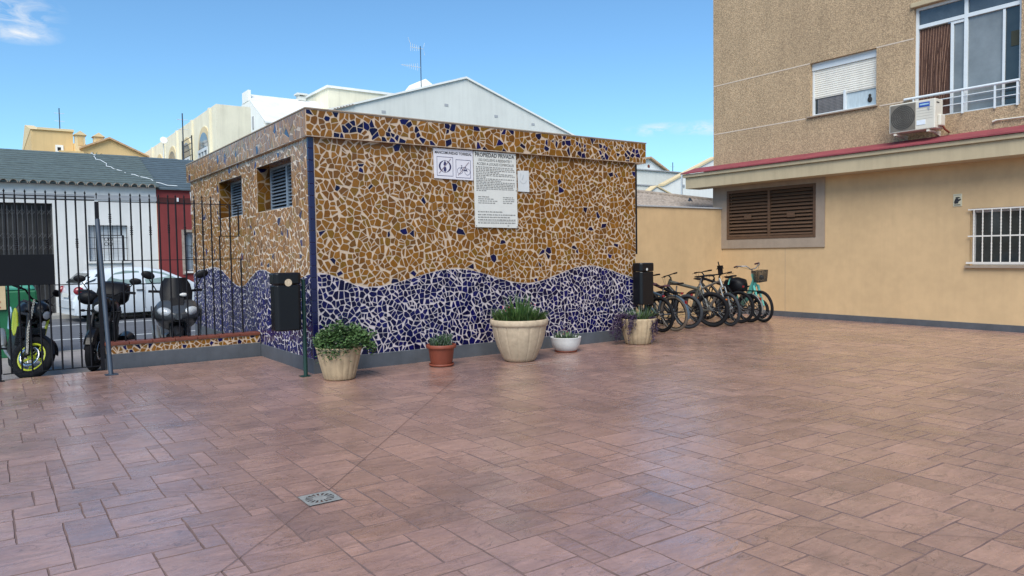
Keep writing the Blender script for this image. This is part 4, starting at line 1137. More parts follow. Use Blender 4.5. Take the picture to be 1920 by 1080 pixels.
def bicycle(label, loc, heading, lean=0, Rw=.335, wb=1.06, frame='steel', fork=None, tm='tyre', tr=.028, rimm='moto_dk', style='mtb', steer=0,
            saddle_h=.95, saddle_m='black', bar_h=1.02, bar='flat', mud=None, basket=False, rack=False, pannier=False, seatpost='steel', tail=False, disc=False,
            phone=False, susp=False, tube_r=.022, nm='bicycle', downtube=None, reflector=None):
    t = thing(nm, label, 'bicycle', loc, (lean, 0, heading), group='bicycles parked along the boundary wall', world=False)
    I = Matrix.Identity(4); F = MT[frame]
    xr, xf = -wb*.5, wb*.5; zc = Rw
    bb = Vector((xr+.42, 0, Rw-.05)); head_t = Vector((xf-.21, 0, bar_h-.13)); head_b = Vector((xf-.155, 0, bar_h-.26))
    if style == 'step': head_b = Vector((xf-.14, 0, bar_h-.34)); head_t = Vector((xf-.205, 0, bar_h-.16))
    axis = (head_t-head_b).normalized(); seat_t = Vector((bb.x-.165, 0, min(saddle_h-.16, .80))); ax_r = Vector((xr,0,zc)); ax_f = Vector((xf,0,zc))
    S = Matrix.Translation(head_b) @ Matrix.Rotation(steer, 4, axis) @ Matrix.Translation(-head_b)
    mb = MB()
    mb.tube([head_b-axis*.02, head_t+axis*.02], tube_r*1.15, 10)
    if style == 'step':
        mb.tube([head_b+axis*.09, (head_b+axis*.09).lerp(bb,.45)+Vector((-.02,0,-.10)), bb+Vector((-.02,0,.03))], tube_r*1.35, 10)
        mb.tube([head_b+axis*.0, head_b.lerp(bb,.5)+Vector((.02,0,-.06)), bb], tube_r*1.35, 10)
    else:
        mb.tube([head_t-axis*.03, seat_t-Vector((0,0,.05))], tube_r*1.1, 10)
    mb.tube([bb, seat_t], tube_r, 10)
    for s_ in (-1, 1):
        mb.tube([bb+Vector((-.03,s_*.03,0)), ax_r+Vector((0,s_*.06,0))], .010, 6); mb.tube([seat_t+Vector((0,s_*.012,-.05)), ax_r+Vector((0,s_*.06,0))], .009, 6)
    mb.tube([bb-Vector((0,.035,0)), bb+Vector((0,.035,0))], .024, 10)
    if style != 'step' and not downtube: mb.tube([head_b, bb], tube_r*1.3, 10)
    part('frame', mb, F, t)
    if downtube:
        mb = MB(); mb.tube([head_b, bb], tube_r*1.4, 10); part('down_tube', mb, MT[downtube], t)
    mb = MB(); mb.M = S; cr = head_b-axis*.03
    mb.tube([head_b, cr], .017, 8); mb.tube([cr+Vector((0,-.055,0)), cr+Vector((0,.055,0))], .014, 8)
    for s_ in (-1, 1):
        q = cr+Vector((0,s_*.055,0)); e = ax_f+Vector((0,s_*.055,0))
        if susp: mb.tube([q, q.lerp(e,.45)], .017, 8); mb.tube([q.lerp(e,.42), e], .021, 8)
        else: k9 = 2.1 if style == 'step' else 1; mb.tube([q, q.lerp(e,.6)+Vector((-.012,0,0)), e], [.014*k9,.012*k9,.009*k9], 8)
    part('fork', mb, MT[fork or frame], t)
    wheel_parts(t, xf, zc, Rw, tr, MT[tm], MT[rimm], S, disc=disc, reflector=reflector)
    wheel_parts(t, xr, zc, Rw, tr, MT[tm], MT[rimm], I, sprocket=True, reflector=1.2 if reflector else None)
    # handlebar
    mb = MB(); mb.M = S; top = head_t+axis*.05
    st = top+Vector((.05,0,.05)) if bar == 'flat' else top+Vector((.015,0,.075))
    mb.tube([head_t, top], .015, 8); mb.tube([top, st], .014, 8)
    if bar == 'flat': pts = [st+Vector((-.04,-.31,.015)), st+Vector((-.005,-.12,.012)), st, st+Vector((-.005,.12,.012)), st+Vector((-.04,.31,.015))]
    else: pts = [st+Vector((-.22,-.27,.075)), st+Vector((-.10,-.285,.10)), st+Vector((.04,-.17,.09)), st+Vector((.03,-.06,.01)), st+Vector((.03,.06,.01)), st+Vector((.04,.17,.09)), st+Vector((-.10,.285,.10)), st+Vector((-.22,.27,.075))]
    mb.tube(pts, .011, 8)
    hb = part('handlebar', mb, MT['black' if bar == 'flat' else 'steel'], t)
    for s_ in (0, -1):
        mb = MB(); mb.M = S; q = pts[s_]; q2 = pts[1 if s_ == 0 else -2]; mb.tube([q, q.lerp(q2, .55 if bar == 'flat' else .95)], .017, 8)
        l0 = q.lerp(q2,.75); mb.tube([l0+Vector((.01,0,-.01)), l0+Vector((.05,0,-.02)), q+Vector((.06,0,-.02))], .005, 5)
        part('grip', mb, MT['maroon' if bar != 'flat' else 'black'], hb)
    mb = MB(); mb.M = S      # cables
    for s_ in (-1,1): mb.tube([pts[1]+Vector((.02,0,0)) if s_ < 0 else pts[-2]+Vector((.02,0,0)), st+Vector((.12,s_*.05,-.02)), head_b+Vector((.06,s_*.02,.03)), head_b+Vector((-.06,0,-.05))], .0028, 5, False)
    part('cable', mb, MT['black'], hb)
    if phone:
        mb = MB(); mb.M = S; mb.box(st.x-.01,st.x+.02,-.05,.05,st.z+.01,st.z+.13); mb.box(st.x-.05,st.x+.06,-.03,.03,st.z+.12,st.z+.18); mb.tube([st+Vector((0,0,.1)), st+Vector((-.02,-.02,.26))], .012, 6); mb.tube([st+Vector((0,-.09,.12)), st+Vector((0,.09,.12))], .008, 6); part('phone_mount', mb, MT['black'], hb)
    # saddle + post
    sx = bb.x-.165-(saddle_h-.8)*.3
    mb = MB(); mb.tube([seat_t-Vector((0,0,.03)), Vector((sx,0,saddle_h-.05))], .0135, 8); part('seat_post', mb, MT[seatpost], t)
    mb = MB(); secs = []
    for (dx, wy, dz, th) in ((-.13,.05,.012,.02),(-.11,.085,.018,.035),(-.05,.08,.012,.04),(.02,.045,.0,.035),(.10,.025,-.003,.03),(.145,.014,-.008,.018)):
        secs.append([(sx+dx, wy*math.cos(a), saddle_h-.02+dz+th*.5*math.sin(a)) for a in [2*PI*k_/12 for k_ in range(12)]])
    mb.smooth = True; mb.loft(secs); part('saddle', mb, MT[saddle_m], t)
    # drivetrain
    mb = MB(); mb.ring(bb+Vector((0,-.045,0)), .082, .006, 'y', 28, 4, sx=.4); mb.ring(bb+Vector((0,-.045,0)), .05, .005, 'y', 20, 4, sx=.4)
    for s_ in (1,-1):
        e = bb+Vector((.12*s_, -.06*s_, -.12*s_)); mb.tube([bb+Vector((0,-.05*s_,0)), e], .010, 6)
    ck = part('crank', mb, MT['moto_dk'], t)
    for s_ in (1,-1):
        e = bb+Vector((.12*s_, -.11*s_, -.12*s_)); mb = MB(); mb.box(e.x-.045,e.x+.045,e.y-.04,e.y+.04,e.z-.012,e.z+.012); part('pedal', mb, MT['black'], ck)
    mb = MB(); mb.tube([bb+Vector((0,-.045,.08)), ax_r+Vector((0,-.045,.04))], .004, 4); mb.tube([bb+Vector((0,-.045,-.08)), ax_r+Vector((0,-.045,-.04))], .004, 4); part('chain', mb, MT['moto_dk'], t)
    if mud:
        mb = MB(); n = 20
        for i in range(n):
            a, c = R(-15)+R(190)*i/n, R(-15)+R(190)*(i+1)/n
            for (w0, w1, dz0, dz1) in ((-.032,-.014,-.008,0),(-.014,.014,0,0),(.014,.032,0,-.008)):
                def P(q, w_, dz): rr = Rw+.018+dz; return (xr-rr*math.cos(q), w_, zc+rr*math.sin(q))
                mb.quad(P(a,w0,dz0),P(a,w1,dz1),P(c,w1,dz1),P(c,w0,dz0))
        mg = part('mudguard', mb, MT[mud], t)
        mb = MB(); 
        for s_ in (-1,1): mb.tube([(xr,s_*.06,zc),(xr-(Rw+.02)*math.cos(R(20)),s_*.03,zc+(Rw+.02)*math.sin(R(20)))], .003, 4)
        part('stay', mb, MT['steel'], mg)
        mb = MB(); a = R(38); c = (xr-(Rw+.03)*math.cos(a), 0, zc+(Rw+.03)*math.sin(a)); mb.box(c[0]-.02,c[0]+.012,-.02,.02,c[2]-.028,c[2]+.028); part('reflector', mb, MT['red'], mg)
    if rack:
        mb = MB(); zr = zc+Rw+.06
        for s_ in (-.06,0,.06): mb.tube([(xr-.2,s_,zr),(xr+.22,s_,zr)], .006, 6)
        for s_ in (-.06,.06):
            mb.tube([(xr-.12,s_,zr),(xr,s_*1.1,zc)], .006, 6); mb.tube([(xr+.1,s_,zr),(xr,s_*1.1,zc)], .006, 6)
        mb.tube([(xr-.2,-.06,zr),(xr-.2,.06,zr)], .006, 6); part('rack', mb, MT['black'], t)
    if pannier:
        mb = MB(); secs = []
        for (dx, hw, z0, z1) in ((.08,.09,.66,.82),(.14,.17,.63,.90),(.31,.19,.62,.94),(.48,.17,.63,.90),(.55,.09,.66,.82)):
            zz = .5*(z0+z1); hh = .5*(z1-z0); secs.append([(xr+dx, hw*(abs(math.cos(a))**.6)*(1 if math.cos(a) > 0 else -1), zz+hh*(abs(math.sin(a))**.6)*(1 if math.sin(a) > 0 else -1)) for a in [2*PI*k_/16 for k_ in range(16)]])
        mb.smooth = True; mb.loft(secs); part('pannier_bag', mb, MT['black'], t)
    if tail:
        mb = MB(); c = (xr-.10 if not rack else xr-.21, 0, saddle_h-.22 if not rack else zc+Rw+.05); mb.box(c[0]-.015,c[0]+.015,-.025,.025,c[2]-.02,c[2]+.02); part('tail_light', mb, MT['red'], t, bevel=.008)
    if basket:
        mb = MB(); mb.M = S; bx0, bx1, bz0, bz1 = xf-.08, xf+.13, bar_h-.29, bar_h-.06
        def wire(a, c): mb.tube([a, c], .0034, 4, False)
        for i in range(15):
            f_ = i/14
            for z in ():
                pass
            wire((bx0+.02+(bx1-bx0-.05)*f_, -.10, bz0), (bx0+(bx1-bx0)*f_, -.125, bz1)); wire((bx0+.02+(bx1-bx0-.05)*f_, .10, bz0), (bx0+(bx1-bx0)*f_, .125, bz1))
            wire((bx0+.02, -.10+.20*f_, bz0), (bx0, -.125+.25*f_, bz1)); wire((bx1-.03, -.10+.20*f_, bz0), (bx1, -.125+.25*f_, bz1))
            wire((bx0+.02, -.10+.20*f_, bz0), (bx1-.03, -.10+.20*f_, bz0))
        for i in range(12):
            g = i/11; x0_, x1_, w_, z_ = bx0+.02*(1-g), bx1-.03*(1-g), .10+.025*g, bz0+(bz1-bz0)*g
            for a, c in (((x0_,-w_,z_),(x1_,-w_,z_)),((x0_,w_,z_),(x1_,w_,z_)),((x0_,-w_,z_),(x0_,w_,z_)),((x1_,-w_,z_),(x1_,w_,z_))): wire(a, c)
        for a, c in (((bx0,-.125,bz1),(bx1,-.125,bz1)),((bx0,.125,bz1),(bx1,.125,bz1)),((bx0,-.125,bz1),(bx0,.125,bz1)),((bx1,-.125,bz1),(bx1,.125,bz1))): mb.tube([a,c], .006, 6)
        bk = part('basket', mb, MT['mesh'], t)
        mb = MB(); mb.M = S; mb.ell((xf+.06,0,bar_h-.20), (.05,.05,.05), 14, 10); part('bell', mb, MT['black'], bk) if False else part('front_lamp', mb, MT['moto_grey'], bk)
    return t
def away(cx, cy, off, wb, deg=92):     # rear wheel contact at (cx,cy), bicycle pointing away to the wall
    a = R(deg+off); return (cx+math.cos(a)*wb/2, cy+math.sin(a)*wb/2, 0), a
def toward(cx, cy, off, wb):
    a = R(262+off); return (cx-math.cos(a)*wb/2, cy-math.sin(a)*wb/2, 0), a
l, a = away(10.16, 9.52, -4, 1.06); bicycle('dark old bicycle with maroon saddle, first after the right bin', l, a, R(-5), saddle_m='maroon', saddle_h=.90, bar_h=1.0, frame='blackgloss', tail=True, steer=.2)
l, a = away(10.47, 9.49, 0, 1.04); bicycle('bicycle with blue grey rear mudguard and tan tyres', l, a, R(-4), tm='tyre_b', mud='blue_mud', frame='blue_mud', rack=True, tail=True, saddle_h=.86, saddle_m='maroon', bar_h=.98, steer=-.2)
l, a = away(11.00, 9.62, 6, 1.06); bicycle('black bicycle with grey tyres between the tan tyred and knobbly tyred ones', l, a, R(-3), tm='tyre_g', frame='black', rimm='black', tube_r=.028, tr=.032, saddle_h=.88, bar_h=1.04, tail=True)
l, a = away(11.60, 9.50, 16, 1.10); bicycle('black mountain bicycle with fat knobbly tyres and olive grey top tube', l, a, R(-6), tm='tyre', tr=.038, tube_r=.030, rimm='black', frame='greyframe', fork='black', downtube='blackgloss', saddle_h=1.02, bar_h=1.05, disc=True, Rw=.35)
l, a = toward(11.96, 9.39, -4, 1.06); bicycle('silver mountain bicycle with phone mount and orange wheel reflector, front wheel outward', l, a, R(5), tm='tyre_g', tr=.028, frame='silver', fork='silver', susp=True, bar_h=1.06, saddle_h=.93, phone=True, disc=True, reflector=2.0)
l, a = away(12.58, 9.62, 4, 1.06); bicycle('dark bicycle with pale mint seat post and wide black saddle', l, a, R(-4), tm='tyre', frame='black', saddle_h=.98, bar_h=1.08, tail=True, seatpost='mint', tube_r=.026)
l, a = away(12.86, 9.62, 2, 1.02); bicycle('bicycle with silver mudguard and bulky black bag on its rack', l, a, R(-3), tm='tyre', mud='silver', frame='blackgloss', rack=True, pannier=True, saddle_h=.86, bar_h=1.0, Rw=.30)
l, a = toward(13.05, 9.42, -2, 1.06); bicycle('mint green step-through bicycle with wire basket on the handlebar', l, a, R(5), frame='mint', style='step', basket=True, bar='city', bar_h=1.14, saddle_h=.92, tube_r=.027, rimm='silver', saddle_m='black', steer=-.06, seatpost='chrome')
l, a = away(13.60, 9.90, 6, .98); bicycle('small wheeled folding bicycle behind the mint green one', l, a, R(-3), Rw=.225, wb=.98, frame='blackgloss', style='step', saddle_h=.72, bar_h=.86, tm='tyre', rimm='black')

# ================================================================== MOTORCYCLES, SCOOTER, CAR, CONTAINER
def alloy_wheel(root, cx, Rw, tr, rimm, tm, Mx, wide=1.0, disc=True, spokes=5):
    mb = MB(); mb.M = Mx; mb.ring((cx,0,Rw), Rw-tr, tr, 'y', 44, 12, sx=wide); wv = part('wheel', mb, tm, root)
    mb = MB(); mb.M = Mx; mb.ring((cx,0,Rw), Rw-2*tr-.0, .018, 'y', 40, 8, sx=2.2)
    for i in range(spokes):
        a = 2*PI*i/spokes
        for da in (-.12, .12): mb.tube([(cx+.04*math.cos(a),0,Rw+.04*math.sin(a)),(cx+(Rw-2*tr)*math.cos(a+da),0,Rw+(Rw-2*tr)*math.sin(a+da))], .010, 6)
    mb.tube([(cx,-.06,Rw),(cx,.06,Rw)], .035, 12)
    part('rim', mb, rimm, wv)
    if disc:
        mb = MB(); mb.M = Mx; mb.ring((cx,.07,Rw), .125, .022, 'y', 32, 4, sx=.12); mb.ring((cx,-.07,Rw), .125, .022, 'y', 32, 4, sx=.12); part('brake_disc', mb, MT['chrome'], wv)
def blob(mb, secs, n=14, pw=.75):
    """secs: (x, half width, z0, z1) -> rounded body along x"""
    out = []
    sg = lambda v: (abs(v)**pw)*(1 if v >= 0 else -1)
    for (x, hw, z0, z1) in secs:
        out.append([(x, hw*sg(math.cos(a)), .5*(z0+z1)+.5*(z1-z0)*sg(math.sin(a))) for a in [2*PI*k_/n for k_ in range(n)]])
    mb.smooth = True; mb.loft(out); mb.smooth = False
def motorcycle(label, loc, heading, steer, accent, rimm, lean, extra=None, bag=False, muff=True):
    t = thing('motorcycle', label, 'motorcycle', loc, (lean,0,heading), group='motorcycles parked outside the gate', world=False)
    Rw, xf, xr = .30, .70, -.68
    hb = Vector((.42,0,.78)); ht = Vector((.32,0,1.0)); axis = (ht-hb).normalized()
    S = Matrix.Translation(hb) @ Matrix.Rotation(steer, 4, axis) @ Matrix.Translation(-hb)
    alloy_wheel(t, xf, Rw, .058, rimm, MT['tyre'], S); alloy_wheel(t, xr, Rw, .072, rimm, MT['tyre'], Matrix.Identity(4), 1.15)
    mb = MB(); mb.M = S
    for s_ in (-.11, .11):
        q = ht+Vector((.02,s_,-.02)); e = Vector((xf,s_,Rw)); mb.tube([q, q.lerp(e,.5)], .026, 10); mb.tube([q.lerp(e,.5), e], .032, 10)
    mb.box(.28,.46,-.13,.13,.80,.83); mb.box(.25,.40,-.13,.13,.97,1.0); part('fork', mb, MT['moto_dk'], t)
    mb = MB(); mb.M = S; n = 14      # front mudguard
    for i in range(n):
        a, c = R(20)+R(125)*i/n, R(20)+R(125)*(i+1)/n
        for (w0,w1,d0,d1) in ((-.075,-.04,-.03,0),(-.04,.04,0,0),(.04,.075,0,-.03)):
            P = lambda q, w_, dz: (xf+(Rw+.025+dz)*math.cos(q), w_, Rw+(Rw+.025+dz)*math.sin(q)); mb.quad(P(a,w0,d0),P(c,w0,d0),P(c,w1,d1),P(a,w1,d1))
    part('front_mudguard', mb, MT['blackgloss'], t)
    mb = MB(); mb.M = S; blob(mb, [(.40,.09,.84,1.0),(.46,.12,.80,1.06),(.54,.11,.80,1.03),(.585,.085,.82,.98)]); f = part('headlamp_cowl', mb, MT['blackgloss'], t)
    mb = MB(); mb.M = S; mb.ell((.575,0,.89), (.025,.075,.06), 16, 10); part('headlamp', mb, MT['lamp'], f)
    mb = MB(); mb.M = S
    st = ht+Vector((-.01,0,.05)); pts = [st+Vector((-.10,-.38,.06)), st+Vector((-.04,-.20,.07)), st+Vector((0,-.08,0)), st+Vector((0,.08,0)), st+Vector((-.04,.20,.07)), st+Vector((-.10,.38,.06))]
    mb.tube(pts, .013, 8); h = part('handlebar', mb, MT['black'], t)
    for s_ in (0,-1):
        q = pts[s_]; q2 = pts[1 if s_ == 0 else -2]
        mb = MB(); mb.M = S; mb.tube([q, q.lerp(q2,.7)], .019, 8); mb.tube([q.lerp(q2,.7)+Vector((.03,0,0)), q+Vector((.07,0,-.01))], .007, 6); part('grip', mb, MT['black'], h)
        mb = MB(); mb.M = S; b_ = q.lerp(q2,.75); m_ = b_+Vector((-.02,(-1 if s_ == 0 else 1)*.13,.17)); mb.tube([b_, m_], .007, 6); mb.ell(m_, (.02,.085,.05), 12, 8); part('mirror', mb, MT['black'], h)
        mb = MB(); mb.M = S; c = Vector((.46,(-1 if s_ == 0 else 1)*.12,.84)); e = c+Vector((.02,(-1 if s_ == 0 else 1)*.12,0)); mb.tube([c,e], .01, 6); mb.ell(e, (.022,.035,.02), 10, 8); part('indicator', mb, MT['black'], h)
    mb = MB(); blob(mb, [(.36,.07,.72,.90),(.28,.15,.68,1.0),(.08,.17,.68,1.02),(-.08,.12,.70,.93),(-.16,.08,.72,.86)]); part('tank', mb, MT['blackgloss'], t)
    for s_ in (-1,1):
        mb = MB(); mb.prism([(.46,s_*.135,.60),(.42,s_*.175,.86),(.30,s_*.19,.92),(.20,s_*.19,.84),(.26,s_*.18,.62),(.36,s_*.16,.54)], (0,s_*.03,0)); part('side_panel', mb, accent, t, bevel=.012, fixn=True)
    mb = MB(); blob(mb, [(-.10,.09,.74,.86),(-.25,.14,.72,.85),(-.45,.13,.74,.88),(-.62,.10,.82,.96),(-.82,.05,.92,1.0)]); part('seat', mb, MT['black'], t)
    mb = MB(); blob(mb, [(.33,.13,.32,.58),(.20,.19,.24,.68),(0,.2,.22,.66),(-.2,.17,.26,.60),(-.3,.1,.32,.52)], pw=.5); mb.tube([(.30,-.06,.50),(.44,-.10,.40),(.40,-.12,.26),(.1,-.12,.20)], .024, 8); part('engine', mb, MT['moto_dk'], t)
    mb = MB(); mb.box(.40,.46,-.17,.17,.42,.68)
    for i in range(9): mb.box(.458,.466,-.16,.16,.44+i*.026,.45+i*.026)
    part('radiator', mb, MT['moto_dk'], t, bevel=.004)
    mb = MB()
    mb.tube([(.40,0,.80),(.1,.12,.62),(-.25,.13,.50)], .025, 8); mb.tube([(.40,0,.80),(.1,-.12,.62),(-.25,-.13,.50)], .025, 8)
    for s_ in (-.13,.13): mb.tube([(-.2,s_,.42),(xr,s_,Rw)], .024, 8); mb.tube([(-.2,s_,.62),(-.75,s_*.6,.88)], .016, 8)
    part('frame', mb, MT['moto_dk'], t)
    mb = MB(); mb.tube([(.1,-.12,.2),(-.2,-.17,.26),(-.34,-.21,.34)], .024, 8); mb.tube([(-.32,-.21,.33),(-.40,-.215,.37),(-.70,-.23,.52),(-.74,-.23,.54)], [.035,.058,.058,.03], 14); part('exhaust', mb, MT['silver'] if muff else MT['moto_dk'], t)
    for s_ in (-1,1):
        mb = MB(); mb.tube([(-.12,s_*.13,.32),(-.10,s_*.27,.32)], .013, 8); part('footpeg', mb, MT['black'], t)
    if bag:
        mb = MB(); blob(mb, [(-.35,.12,.90,1.05),(-.42,.22,.88,1.22),(-.70,.22,.90,1.24),(-.80,.14,.95,1.12)], pw=.5); part('top_box', mb, MT['black'], t)
        mb = MB(); mb.M = S; mb.ell((.40,-.20,1.02), (.09,.14,.10), 14, 10); part('handlebar_muff', mb, MT['black'], t)
        mb = MB(); mb.tube([(-.2,.24,.34),(-.45,.27,.36)], [.10,.13], 16); part('side_case', mb, MT['blackgloss'], t)
    if extra: extra(t, S)
    return t
def chain_extra(t, S):
    mb = MB(); mb.M = S; 
    pts = [(.42,-.14,1.02),(.50,-.15,.82),(.56,-.15,.62),(.66,-.14,.42),(.70,-.13,.32)]
    for i in range(44):
        f_ = i/43*3.999; k_ = int(f_); p = Vector(pts[k_]).lerp(Vector(pts[k_+1]), f_-k_); mb.ring(p, .012, .005, 'y' if i % 2 else 'x', 8, 5)
    part('lock_chain', mb, MT['cream_pl'], t)
    mb = MB(); blob(mb, [(.02,.20,.70,.96),(-.02,.24,.64,.98),(-.16,.23,.62,.95),(-.22,.16,.66,.9)]); part('helmet_bag', mb, MT['lightblue'], t) if False else None
    mb = MB(); mb.prism([(.05,-.20,.60),(.10,-.21,.86),(-.04,-.22,.92),(-.14,-.21,.78),(-.10,-.20,.60)], (0,-.02,0)); part('side_cover', mb, MT['lightblue'], t, bevel=.01, fixn=True)
GZ = -.074
motorcycle('black naked motorcycle with acid yellow wheel rims and side panel, nearest the gate plate', (.31, 12.40, GZ), R(274), R(46), MT['yellow'], MT['yellow'], R(-10), chain_extra)
motorcycle('black motorcycle with top box behind the leaning brace', (1.33, 12.62, GZ), R(256), R(-8), MT['moto_dk'], MT['moto_dk'], R(-8), None, True, False)

# maxi scooter
t = thing('motor_scooter', 'grey maxi scooter with twin headlamps and dark windscreen beside the kiosk', 'scooter', (2.42, 12.72, GZ), (0,0,R(262)), world=False)
S = Matrix.Identity(4)
alloy_wheel(t, .66, .27, .06, MT['moto_dk'], MT['tyre'], S, 1.1); alloy_wheel(t, -.66, .27, .065, MT['moto_dk'], MT['tyre'], S, 1.2)
mb = MB(); blob(mb, [(.20,.20,.42,.96),(.38,.31,.46,1.0),(.52,.33,.55,.97),(.66,.29,.60,.90),(.78,.21,.62,.82),(.87,.05,.66,.76)], n=20, pw=.85); f = part('front_fairing', mb, MT['moto_grey'], t)
for s_ in (-1,1):
    mb = MB(); mb.M = Matrix.Translation((.735,s_*.175,.775)) @ Matrix.Rotation(s_*.5,4,'Z') @ Matrix.Rotation(-.45,4,'Y') @ Matrix.Rotation(s_*.3,4,'X'); mb.ell((0,0,0), (.07,.125,.07), 16, 10); part('headlamp', mb, MT['lamp'], f)
    mb = MB(); mb.prism([(.34,s_*.30,.30),(.56,s_*.31,.40),(.50,s_*.345,.80),(.34,s_*.34,.86)], (0,s_*.02,0)); part('side_fairing', mb, MT['moto_grey'], f, bevel=.015, fixn=True)
mb = MB(); mb.prism([(.84,-.055,.63),(.84,.055,.63),(.62,.10,.98),(.62,-.10,.98)], (.012,0,.004)); part('centre_panel', mb, MT['black'], f, bevel=.006, fixn=True)
mb = MB(); mb.smooth = True
secs = []
for z, x_, w_ in ((.92,.60,.22),(1.05,.52,.235),(1.18,.43,.21),(1.28,.37,.15)): secs.append([(x_-.10*(q/3)**2*1.0, w_*q/3, z) for q in (-3,-2,-1,0,1,2,3)])
mb.loft(secs, False, False); part('windscreen', mb, mat('smoked_screen', (.005,.006,.009,1), .4, var=.1, spec=.15), t)
mb = MB(); mb.box(.22,.30,-.20,.20,.85,1.12); part('dashboard', mb, MT['black'], t, bevel=.02)
mb = MB(); mb.tube([(.30,-.36,1.08),(.34,-.15,1.06),(.34,.15,1.06),(.30,.36,1.08)], .015, 8); h = part('handlebar', mb, MT['black'], t)
for s_ in (-1,1):
    mb = MB(); mb.tube([(.34,s_*.26,1.07),(.40,s_*.36,1.26)], .009, 6); mb.M = Matrix.Translation((.41,s_*.38,1.33)) @ Matrix.Rotation(s_*.35,4,'X'); mb.ell((0,0,0), (.03,.10,.06), 14, 10); part('mirror', mb, MT['black'], h)
    mb = MB(); mb.tube([(.30,s_*.38,1.08),(.33,s_*.20,1.07)], .02, 8); part('grip', mb, MT['black'], h)
mb = MB(); mb.M = Matrix.Translation((.56,.10,1.02)); mb.ell((0,0,0), (.03,.06,.03), 14, 8); part('white_cap', mb, MT['w_house'], t) 
mb = MB(); blob(mb, [(.20,.16,.26,.42),(0,.22,.22,.42),(-.2,.24,.28,.74),(-.55,.22,.36,.80),(-.85,.14,.50,.82),(-.98,.06,.62,.78)], n=18); part('rear_body', mb, MT['moto_grey'], t)
mb = MB(); blob(mb, [(-.05,.14,.74,.82),(-.2,.19,.74,.86),(-.5,.2,.78,.92),(-.8,.13,.84,.94)], n=16); part('seat', mb, MT['black'], t)
mb = MB(); blob(mb, [(.46,.07,.40,.54),(.6,.085,.44,.58),(.78,.075,.44,.56),(.90,.05,.34,.46)]); 
for s_ in (-.10,.10): mb.tube([(.52,s_,.70),(.66,s_,.27)], .024, 8)
part('fork', mb, MT['moto_dk'], t)
mb = MB(); mb.tube([(-.1,-.18,.2),(-.4,-.24,.26),(-.5,-.26,.30),(-.85,-.28,.42)], [.02,.02,.065,.06], 12); part('exhaust', mb, MT['silver'], t)

# white hatchback
c = thing('parked_car', 'white hatchback parked across the street behind the motorcycles', 'car', (1.70, 23.15, -.15), (0,0,R(9)), world=False)
W2_ = .87
top = [(0.0,.62),(.03,.80),(.10,.95),(.20,1.05),(.42,1.27),(.62,1.385),(.95,1.435),(1.40,1.45),(1.90,1.43),(2.30,1.36),(2.75,1.14),(3.10,.98),(3.40,.93),(3.85,.84),(4.10,.70),(4.18,.50)]
belt = lambda x: .93 if x > .3 else .93
def secpts(x, zt):
    w_ = W2_*(1-.10*max(0,(.35-x)/.35)**2-.16*max(0,(x-3.5)/.7)**2)
    zb = min(zt-.02, 1.0 if x < 2.9 else zt-.02); zl = .20
    if zt > 1.02:
        k_ = (zt-.98)/.47
        half = [(w_*.96,zl),(w_,.36),(w_,.62),(w_*.975,.90),(w_*.95,.97),(w_*(.95-.20*k_*.6),.97+(zt-.97)*.55),(w_*(.93-.24*k_),zt-.05*k_),(w_*(.80-.25*k_),zt-.005),(0,zt)]
    else:
        half = [(w_*.96,zl),(w_,.30),(w_,.45),(w_*.985,.3+(zt-.3)*.6),(w_*.97,.3+(zt-.3)*.8),(w_*.95,.3+(zt-.3)*.9),(w_*.88,zt-.02),(w_*.6,zt-.003),(0,zt)]
    return half
xs_ = [i*.11 for i in range(39)]
def ztop(x):
    for (a,za),(b_,zb) in zip(top, top[1:]):
        if x <= b_: return za+(zb-za)*(x-a)/(b_-a)
    return top[-1][1]
mb = MB(); mb.smooth = True; secs = []
for x in xs_:
    hf = secpts(x, ztop(x)); secs.append([(x,-y_,z) for y_, z in hf]+[(x,y_,z) for y_, z in hf[-2::-1]])
mb.loft(secs, False); mb.box(.05,4.1,-.80,.80,.19,.22)
part('body', mb, MT['car'], c)
def glass_panel(name, pts, s_, m=None):
    mb = MB(); out = []
    for (x, z) in pts:
        hf = secpts(x, ztop(x)); y_ = hf[4][0]
        for (ya_, za),(yb_, zb) in zip(hf[3:], hf[4:]):
            if za <= z <= zb+1e-6: y_ = ya_+(yb_-ya_)*(z-za)/max(1e-6,zb-za); break
        out.append((x, s_*(y_+.012), z))
    mb.prism(out, (0,-s_*.006,0)); return part(name, mb, m or MT['carglass'], c, fixn=True)
